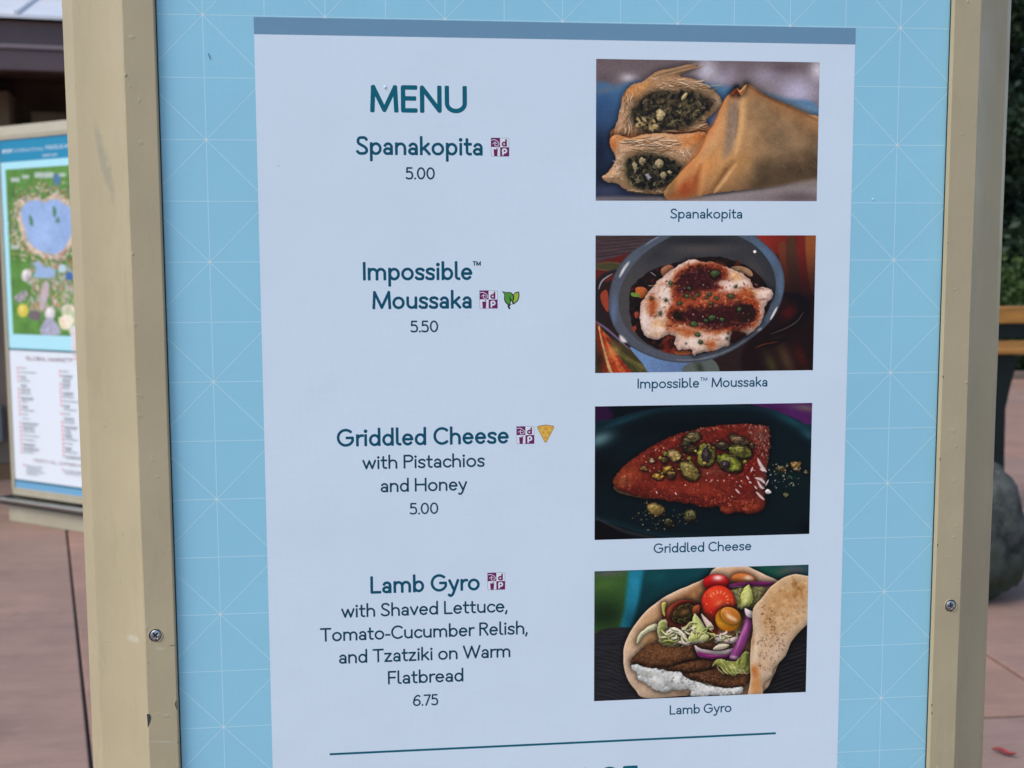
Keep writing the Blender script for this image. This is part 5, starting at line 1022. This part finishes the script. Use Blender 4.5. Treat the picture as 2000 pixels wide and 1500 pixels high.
F.poly(P(spl([(.08, .965), (.28, .91), (.49, .885), (.62, .72), (.63, .56), (.55, .34), (.44, .24), (.26, .34), (.17, .54), (.18, .80)])), 1); F.nxt()
F.poly(P([(.44, .20), (.47, .45), (.36, .78), (.53, .52), (.63, .30), (.56, .22)]), 0); F.nxt(); F.poly(P([(.49, .22), (.51, .42), (.56, .40), (.60, .28)]), 3)
o = place(F.build('leaf_symbol', [m_black, m_leaf1, m_leaf2, m_white], poster)); tag(o, 'two green leaves symbol for plant based food')
F = Flat(.00016, 4e-6); X0, Z0, s_ = -.0204, 1.2134, .0138
F.poly(P([(0, .86), (.04, .96), (.5, 1.04), (.96, .96), (1, .86), (.56, .02), (.50, -.02), (.44, .02)]), 0); F.nxt(); F.poly(P([(.05, .86), (.09, .91), (.5, .98), (.91, .91), (.95, .86), (.53, .06), (.50, .04), (.47, .06)]), 1); F.nxt()
for a, b, r_ in ((.18, .84, .07), (.52, .80, .11), (.83, .83, .06), (.36, .58, .08), (.68, .55, .10), (.50, .28, .08)): F.disc((X0+a*s_, Z0+b*s_), r_*s_, 2, 12)
o = place(F.build('cheese_symbol', [m_ylo, m_yel, m_yld], poster)); tag(o, 'yellow wedge symbol with holes')
# food photographs
def sheet_pic(name, x0, x1, z0, z1, m, parent, off, label):
    o = mesh(name, [(x0, -off, z0), (x1, -off, z0), (x1, -off, z1), (x0, -off, z1)], [(0, 1, 2, 3)], m, parent)
    uv = o.data.uv_layers.new(name='UVMap'); uv.data.foreach_set('uv', [0, 0, 1, 0, 1, 1, 0, 1]); tag(o, label); return o
for k, (fn, z1, lb) in enumerate(((food_pastry, 1.5124, 'printed photo of cut golden filo pastries with spinach'), (food_casserole, 1.3768, 'printed photo of browned casserole in a blue bowl'),
                                 (food_cheese, 1.2416, 'printed photo of red glazed cheese with pistachios on dark plate'), (food_wrap, 1.1073, 'printed photo of flatbread wrap with lamb, tomato and onion'))):
    m = print_mat('food_photo_print', picture('food_print', fn())); place(sheet_pic('food_photo', .0262, .2052, z1-.1085, z1, m, poster, .00016, lb))
blob(-.1365+.0000, -.0006, 1.4890, .0011, poster, 'air_bubble', 1.2, m_sheet); blob(.2520, -.0001, 1.4055, .0009, poster, 'air_bubble', 1.0, m_line)
tv, tf = tube([(-.2710, -.0004, 1.5120), (-.2702, -.0006, 1.5098), (-.2696, -.0004, 1.5078)], .00022, 5); mesh('stray_hair', tv, tf, m_black, poster)

# ---------------------------------------------------------------- second board: header, map, list
K2 = 1.0
def D2(r, g, b): return tuple(min(.88, x*1.0) for x in D(r, g, b))
p2 = mesh('poster', *boxv(-.382, .382, 0, .004, .184, 2.044), mat('aqua_print', D2(150, 208, 238), .4), B2)
sx = lambda s_: s_-.425
F = Flat(.0004); F.rect(-.3755, .3755, 1.9225, 2.0385); F.build('header_panel', [mat('teal_print', D2(24, 124, 172), .4)], p2)
F = Flat(.0004); F.rect(-.3755, .3755, .232, .944); F.build('list_panel', [mat('white_list_print', D2(206, 222, 236), .4)], p2)
F = Flat(.0006); F.rect(-.3755, .3755, .189, .232); F.build('footer_band', [mat('mid_blue_print', D2(92, 150, 198), .4)], p2)
box('divider_strip', -.3755, .3755, -.004, -.0005, .938, .9455, mat('dark_teal_strip', (.02, .10, .12), .4), p2)
box('divider_strip', -.3755, .3755, -.004, -.0007, .229, .2365, mat('dark_teal_strip', (.02, .12, .15), .4), p2)
m_w2 = mat('white_lettering', D2(214, 228, 244), .4); m_r2 = mat('dark_red_ink', D2(96, 34, 44), .4); m_g2 = mat('grey_text_ink', D2(80, 92, 104), .4); m_rb = mat('red_number_ink', D2(214, 60, 62), .4)
for s_, a, b, z, cap, wr, mm in (('EPCOT', .073, .155, 1.970, .018, .24, m_w2), ('INTERNATIONAL', .170, .402, 1.970, .0155, .11, m_w2), ('FOOD & WINE', .416, .640, 1.971, .019, .16, m_w2), ('FESTIVAL', .655, .785, 1.970, .0155, .12, m_w2), ('EVENT MAP', .388, .502, 1.936, .011, .2, m_w2),
                                 ('GLOBAL MARKETPLACES', .184, .680, .885, .021, .17, m_r2), ('FESTIVAL OFFERINGS', .212, .640, .342, .017, .17, m_r2)):
    o = text(Flat(.0008), s_, sx(a), sx(b), z, cap, wr).build('lettering', [mm], p2); tag(o, 'lettering reading ' + s_)
m_map = print_mat('map_print', picture('map_print', park_map())); sheet_pic('map_picture', sx(.09), sx(.77), 1.022, 1.885, m_map, p2, .0008, 'printed map of a blue lake in green land')
rr = random.Random(4); F = Flat(.0010, 1e-6); G = Flat(.0010, 1e-6)
def scribble(F, x, z, ln):
    a = x; pts = []
    while a < x+ln:
        wl = min(rr.uniform(.014, .034), x+ln-a); n = max(2, int(wl/.0022)); pts = [(a+i*wl/n, z+(.0026 if i % 2 else -.0026)*rr.uniform(.6, 1.2)) for i in range(n+1)]
        if len(pts) > 1: F.stroke(pts, .0017)
        a += wl+.005
for col, z0, z1, n in ((.112, .842, .390, 21), (.448, .838, .395, 21), (.640, .838, .395, 21)):
    for i in range(n):
        z = z0-(z0-z1)*i/(n-1)
        if rr.random() < .12 and i: G_ = 2
        ln = rr.choice((.05, .06, .08, .10, .13)) if col < .6 else rr.choice((.05, .07, .09))
        if not (i in (4, 12) and col < .3 or i in (2, 9, 11) and .4 < col < .5): G.stroke([(sx(col), z-.004), (sx(col)+.004, z+.004), (sx(col)+.010, z-.004)], .0052)
        scribble(F, sx(col)+.022, z, ln)
        if rr.random() < .4: scribble(F, sx(col)+.024, z-.009, ln*.9)
for z, a, ln in ((.318, .150, .14), (.304, .150, .12), (.290, .150, .15), (.276, .150, .10), (.318, .455, .18), (.304, .455, .13)): scribble(F, sx(a), z, ln)
G.disc((sx(.130), .319), .006); G.disc((sx(.440), .319), .005)
tag(F.build('small_print', [m_g2], p2), kind='stuff'); tag(G.build('number_markers', [m_rb], p2), 'small red marker beside each line of the list', kind='stuff')
o = mesh('paper_notice', *boxv(sx(.552), sx(.70), -.0024, -.0014, .880, 1.070), mat('white_notice_paper', D2(214, 218, 232), .5), p2); tag(o, 'white notice taped over the map corner')
F = Flat(.0026, 1e-6)
for i in range(9): scribble(F, sx(.560), 1.058-i*.019, .11)
tag(F.build('notice_text', [m_rb], p2), kind='stuff')
# ---------------------------------------------------------------- building at the left
BB = empty('festival_building', (-2.67, 6.85, 0), R(8)); tag(BB, 'tan building with dark purple eave and pale metal roof behind the map sign', 'building')
m_wall = vary(mat('tan_render', (.20, .145, .105), .8), (.20, .145, .105), 3, .12, bumps=[(60, .3, .003)])
m_dkw = vary(mat('dark_brown_boards', (.085, .055, .038), .6), (.085, .055, .038), 4, .25)
m_fas = vary(mat('plum_brown_fascia', (.12, .075, .075), .45), (.12, .075, .075), 4, .1); m_lip = mat('fascia_bead', (.25, .18, .18), .4)
m_roof = vary(mat('pale_roof_metal', (.80, .76, .74), .35), (.80, .76, .74), 2, .08)
box('wall', -5.2, 3.2, .30, .55, 0, 3.4, m_dkw, BB)
box('wall_column', -.62, .128, -.02, .32, .102, 2.50, m_wall, BB, .008); box('wall_column', 2.6, 3.2, -.02, .32, .102, 2.50, m_wall, BB, .008)
box('base_trim', -.65, .15, -.045, .32, 0, .102, vary(mat('brown_wood_trim', (.15, .085, .04), .6), (.15, .085, .04), 6, .2), BB, .006)
box('shelf_panel', .245, 1.5, .05, .30, 2.24, 2.385, vary(mat('brown_panel', (.105, .070, .045), .6), (.105, .070, .045), 5, .15), BB, .01)
box('fascia', -5.3, 3.3, -.86, -.78, 2.494, 2.612, m_fas, BB, .006); box('fascia', -5.3, 3.3, -.84, -.76, 2.640, 2.777, m_fas, BB, .006); box('fascia_bead', -5.3, 3.3, -.872, -.77, 2.6125, 2.6395, m_lip, BB, .006)
box('soffit', -5.3, 3.3, -.77, .31, 2.60, 2.63, m_dkw, BB)
rf = mesh('roof', [(-5.4, -.90, 2.778), (3.4, -.90, 2.778), (3.4, 1.6, 3.60), (-5.4, 1.6, 3.60), (-5.4, -.90, 2.798), (3.4, -.90, 2.798), (3.4, 1.6, 3.62), (-5.4, 1.6, 3.62)], boxv(0, 1, 0, 1, 0, 1)[1], m_roof, BB)
for i in range(19): mesh('roof_seam', [(a, b, c) for a, b, c in [(-5.2+i*.46, -.9, 2.80), (-5.18+i*.46, -.9, 2.80), (-5.18+i*.46, 1.6, 3.622), (-5.2+i*.46, 1.6, 3.622), (-5.2+i*.46, -.9, 2.822), (-5.18+i*.46, -.9, 2.822), (-5.18+i*.46, 1.6, 3.644), (-5.2+i*.46, 1.6, 3.644)]], boxv(0, 1, 0, 1, 0, 1)[1], m_roof, BB)
box('electric_box', -.22, .012, -.10, -.021, .255, .49, vary(mat('grey_box_paint', (.16, .17, .17), .5), (.16, .17, .17), 9, .1), BB, .008)

# ---------------------------------------------------------------- bench and boulder at the right
BN = empty('park_bench', (3.75, 5.2, 0), 0); tag(BN, 'amber wooden bench with dark green metal legs beside the boulder', 'bench')
def wood(name, col):
    m = mat(name, col, .30, .45, coat=.5); v = coords(m, (.6, 14, 14)); n1 = noise(m, v, 5, 6, .65); c = mixc(m, ramp(m, n1, .3, .7), tuple(x*.55 for x in col), tuple(min(1, x*1.25) for x in col)); L(m, c, bsdf(m).inputs['Base Color'])
    L(m, bump(m, n1, .2, .003), bsdf(m).inputs['Normal']); return m
m_wood = wood('amber_varnished_wood', (.42, .18, .03)); m_iron = vary(mat('dark_green_iron', (.004, .009, .009), .45, .3), (.004, .009, .009), 12, .3)
def bb(n, *a, **k): return box(n, *a, **k)
bb('backrest_slat', -.75, 1.5, -.02, .025, 1.042, 1.139, m_wood, BN, bevel=.008)
bb('back_panel', -.75, 1.5, .03, .05, .955, 1.036, m_iron, BN, bevel=.006)
bb('seat_slat', -.80, 1.5, -.20, -.115, .882, .918, m_wood, BN, bevel=.01); bb('seat_slat', -.80, 1.5, -.105, -.02, .893, .930, m_wood, BN, bevel=.01); bb('seat_slat', -.80, 1.5, -.01, .065, .905, .944, m_wood, BN, bevel=.01)
def leg(x):
    pts = [(-.06, .905), (.04, .895), (.130, .858), (.110, .80), (.085, .70), (.062, .58), (.066, .30), (.075, .10), (.13, .03), (.14, 0), (-.10, 0), (-.07, .05), (-.03, .12), (-.03, .60), (-.06, .80)]
    n = len(pts); v = [(x+a, y, z) for y in (-.12, -.04) for a, z in pts]; f = [tuple(range(n)), tuple(range(2*n-1, n-1, -1))]+[(i, n+i, n+(i+1) % n, (i+1) % n) for i in range(n)]
    return mesh('leg', v, f, m_iron, BN)
leg(-.575); leg(1.2)
bb('back_post', -.62, -.555, .052, .09, .10, 1.10, m_iron, BN, bevel=.005); bb('back_post', 1.18, 1.24, .052, .09, .10, 1.10, m_iron, BN, bevel=.005)
bb('foot_bar', -.64, -.53, -.119, .12, .0, .05, m_iron, BN, bevel=.01)
bm = bmesh.new(); bmesh.ops.create_icosphere(bm, subdivisions=5, radius=1)
from mathutils import noise as mn
for v in bm.verts:
    p = v.co.copy(); q = Vector((math.copysign(abs(p.x)**.75, p.x), math.copysign(abs(p.y)**.75, p.y), math.copysign(abs(p.z)**.85, p.z)))
    d = 1+.10*mn.noise(p*1.7+Vector((3, 1, 7)))+.06*mn.noise(p*4)+.03*mn.noise(p*11)+.015*mn.noise(p*26)
    v.co = Vector((q.x*.285*d*(1-.12*max(0, p.z)), q.y*.26*d, q.z*.31*d+.275))
me = bpy.data.meshes.new('boulder'); bm.to_mesh(me); bm.free(); me.polygons.foreach_set('use_smooth', [True]*len(me.polygons))
m_rock = mat('mossy_rock', (.1, .1, .09), .9, .2); v_ = coords(m_rock)
c = mixc(m_rock, ramp(m_rock, noise(m_rock, v_, 7, 8, .7), .35, .65), (.020, .026, .022), (.16, .16, .135)); c = mixc(m_rock, ramp(m_rock, noise(m_rock, v_, 3.5, 5), .5, .62, 0., .7), c, (.022, .04, .018)); c = mixc(m_rock, ramp(m_rock, noise(m_rock, v_, 34, 4, .8), .60, .75, 0., .8), c, (.34, .34, .32))
L(m_rock, c, bsdf(m_rock).inputs['Base Color']); L(m_rock, bump(m_rock, noise(m_rock, v_, 22, 8, .7), .7, .02), bsdf(m_rock).inputs['Normal'])
me.materials.append(m_rock); o = bpy.data.objects.new('boulder', me); o.location = (2.165, 3.57, 0); link(o); tag(o, 'mossy grey boulder standing on the pink paving by the bench', 'boulder')
o = box('step_box', 2.62, 3.05, 4.62, 4.95, .0, .22, mat('black_plastic', (.008, .008, .01), .5), None, .01); o.name = 'cable_box'; tag(o, 'low black box on the paving behind the boulder', 'box')
# fallen red leaf
n = 9; v = []; f = []
for i in range(n):
    t = i/(n-1); w_ = .010*math.sin(math.pi*t**.8)+.001; x = -.035+.07*t; z = .004+.012*t*t+.004*math.sin(6*t)
    v += [(x, -w_, z+.005), (x, 0, z), (x, w_, z+.006)]
for i in range(n-1):
    for j in range(2): a = i*3+j; f.append((a, a+1, a+4, a+3))
o = mesh('fallen_leaf', v, f, vary(mat('red_leaf', (.34, .04, .03), .6), (.34, .045, .035), 60, .3), None, smooth=True, loc=(1.545, 2.02, 0)); o.rotation_euler = (0, 0, R(-60)); tag(o, 'small curled red leaf lying on the pink paving', 'leaf')

# ---------------------------------------------------------------- planting bed, hedge and trees
kb = box('kerb', -.4, 12.5, 12.34, 12.56, -.02, .085, vary(mat('brown_stone_kerb', (.20, .14, .10), .7), (.20, .14, .10), 6, .2), None, .01); tag(kb, kind='structure')
bed = mesh('planting_bed', [(-.6, 12.5, .03), (12.8, 12.5, .03), (12.8, 26, .03), (-.6, 26, .03)], [(0, 1, 2, 3)], m_ground); tag(bed, kind='structure')
def leafmat(name, a, b):
    m = mat(name, a, .55, .3); g = N(m, 'ShaderNodeObjectInfo'); v = coords(m); c = mixc(m, ramp(m, noise(m, v, 2.2, 3), .35, .65), a, b); c = mixc(m, ramp(m, noise(m, v, 30, 2), .4, .7, 0., .6), c, tuple(x*.5 for x in a)); L(m, c, bsdf(m).inputs['Base Color']); return m
m_lf_d = leafmat('dark_leaves', (.014, .030, .012), (.030, .055, .018)); m_lf_b = leafmat('bright_leaves', (.050, .095, .022), (.10, .16, .035)); m_bark = vary(mat('grey_bark', (.12, .10, .085), .9), (.12, .10, .085), 10, .3)
def leaves(rng, centers, radii, n, size):
    k = rng.randint(0, len(centers), n); c = np.array(centers)[k]; r = np.array(radii)[k][:, None]
    d = rng.randn(n, 3); d /= np.linalg.norm(d, axis=1)[:, None]; p = c+d*r*(rng.rand(n, 1)**.45)*[1, 1, .8]
    a = rng.randn(n, 3); a /= np.linalg.norm(a, axis=1)[:, None]; b = np.cross(a, rng.randn(n, 3)); b /= np.linalg.norm(b, axis=1)[:, None]
    s_ = size*rng.uniform(.6, 1.3, (n, 1)); v = np.stack([p-a*s_, p+b*s_*.45, p+a*s_, p-b*s_*.45], 1).reshape(-1, 3)
    f = np.arange(4*n).reshape(n, 4); return v, f
def fastmesh(name, v, f, m, parent):
    me = bpy.data.meshes.new(name); me.vertices.add(len(v)); me.vertices.foreach_set('co', v.ravel().astype(np.float32)); me.loops.add(f.size); me.loops.foreach_set('vertex_index', f.ravel().astype(np.int32))
    me.polygons.add(len(f)); me.polygons.foreach_set('loop_start', np.arange(0, f.size, 4, dtype=np.int32)); me.polygons.foreach_set('loop_total', np.full(len(f), 4, np.int32)); me.materials.append(m); me.update(calc_edges=True); me.validate()
    return link(bpy.data.objects.new(name, me), parent)
def tree(x, y, hgt, rad, seed, label):
    rng = np.random.RandomState(seed); t = empty('broadleaf_tree', (x, y, 0)); tag(t, label, 'tree', 'trees behind the hedge')
    tv, tf = tube([(0, 0, 0), (.05, .02, hgt*.25), (-.05, .06, hgt*.5), (.05, 0, hgt*.8)], [.17, .14, .10, .04], 9); mesh('trunk', tv, tf, m_bark, t, smooth=True)
    C = []; Rr = []
    for i in range(26):
        a = rng.uniform(0, 6.283); z = rng.uniform(.16, 1.0)*hgt; rr_ = rad*(1-.55*abs(z/hgt-.5))*rng.uniform(.25, 1); C.append((math.cos(a)*rr_, math.sin(a)*rr_, z)); Rr.append(rng.uniform(.45, .85)*rad*.5)
        if i % 4 == 0:
            tv, tf = tube([(0, .03, z*.55), (math.cos(a)*rr_*.5, math.sin(a)*rr_*.5, z*.85), C[-1]], [.07, .045, .015], 6); mesh('limb', tv, tf, m_bark, t, smooth=True)
    v, f = leaves(rng, C, Rr, 16000, .075); fastmesh('crown', v, f, m_lf_d, t)
    return t
def shrub(x, y, hgt, rad, seed, label, m):
    rng = np.random.RandomState(seed); t = empty('hedge_shrub', (x, y, 0)); tag(t, label, 'shrub', 'shrubs behind the kerb')
    C = [(rng.uniform(-1, 1)*rad*.6, rng.uniform(-1, 1)*rad*.5, rng.uniform(.25, .85)*hgt) for _ in range(14)]; v, f = leaves(rng, C, [rad*.5]*14, 9000, .045); fastmesh('foliage', v, f, m, t)
    for k in range(3):
        tv, tf = tube([(0, 0, 0), (C[k][0]*.5, C[k][1]*.5, hgt*.3), C[k]], [.035, .025, .01], 6); mesh('stem', tv, tf, m_bark, t, smooth=True)
for i, (x, y, h_, r_, lb) in enumerate(((7.6, 14.6, 5.6, 1.7, 'dark evergreen tree rising right behind the bench and hedge'), (9.6, 15.2, 6.2, 1.9, 'dark tree farther right beyond the kerb'), (6.0, 15.8, 6.4, 1.9, 'dark tree hidden mostly behind the menu sign'), (8.6, 17.5, 7.4, 2.2, 'tallest dark tree at the back of the planting bed'), (3.6, 15.6, 5.8, 2.0, 'dark tree behind the middle of the menu sign'), (1.2, 15.0, 5.4, 1.8, 'dark tree nearest the corner of the tan building'))):
    tree(x, y, h_, r_, 20+i, lb)
for i, (x, lb) in enumerate(((.6, 'bright shrub nearest the tan building'), (2.3, 'bright shrub behind the centre of the menu sign'), (4.0, 'bright shrub behind the right half of the menu sign'), (5.6, 'bright green shrub behind the right frame post'), (7.25, 'bright green shrub seen just above the bench'), (8.8, 'second bright shrub along the kerb'), (10.4, 'rightmost bright green shrub along the kerb'))):
    shrub(x, 13.45+.1*(i % 2), 1.65, 1.0, 40+i, lb, m_lf_b)
    shrub(x+.7, 12.95, .62, .6, 60+i, ('low dark shrub beside ' + lb), m_lf_d)
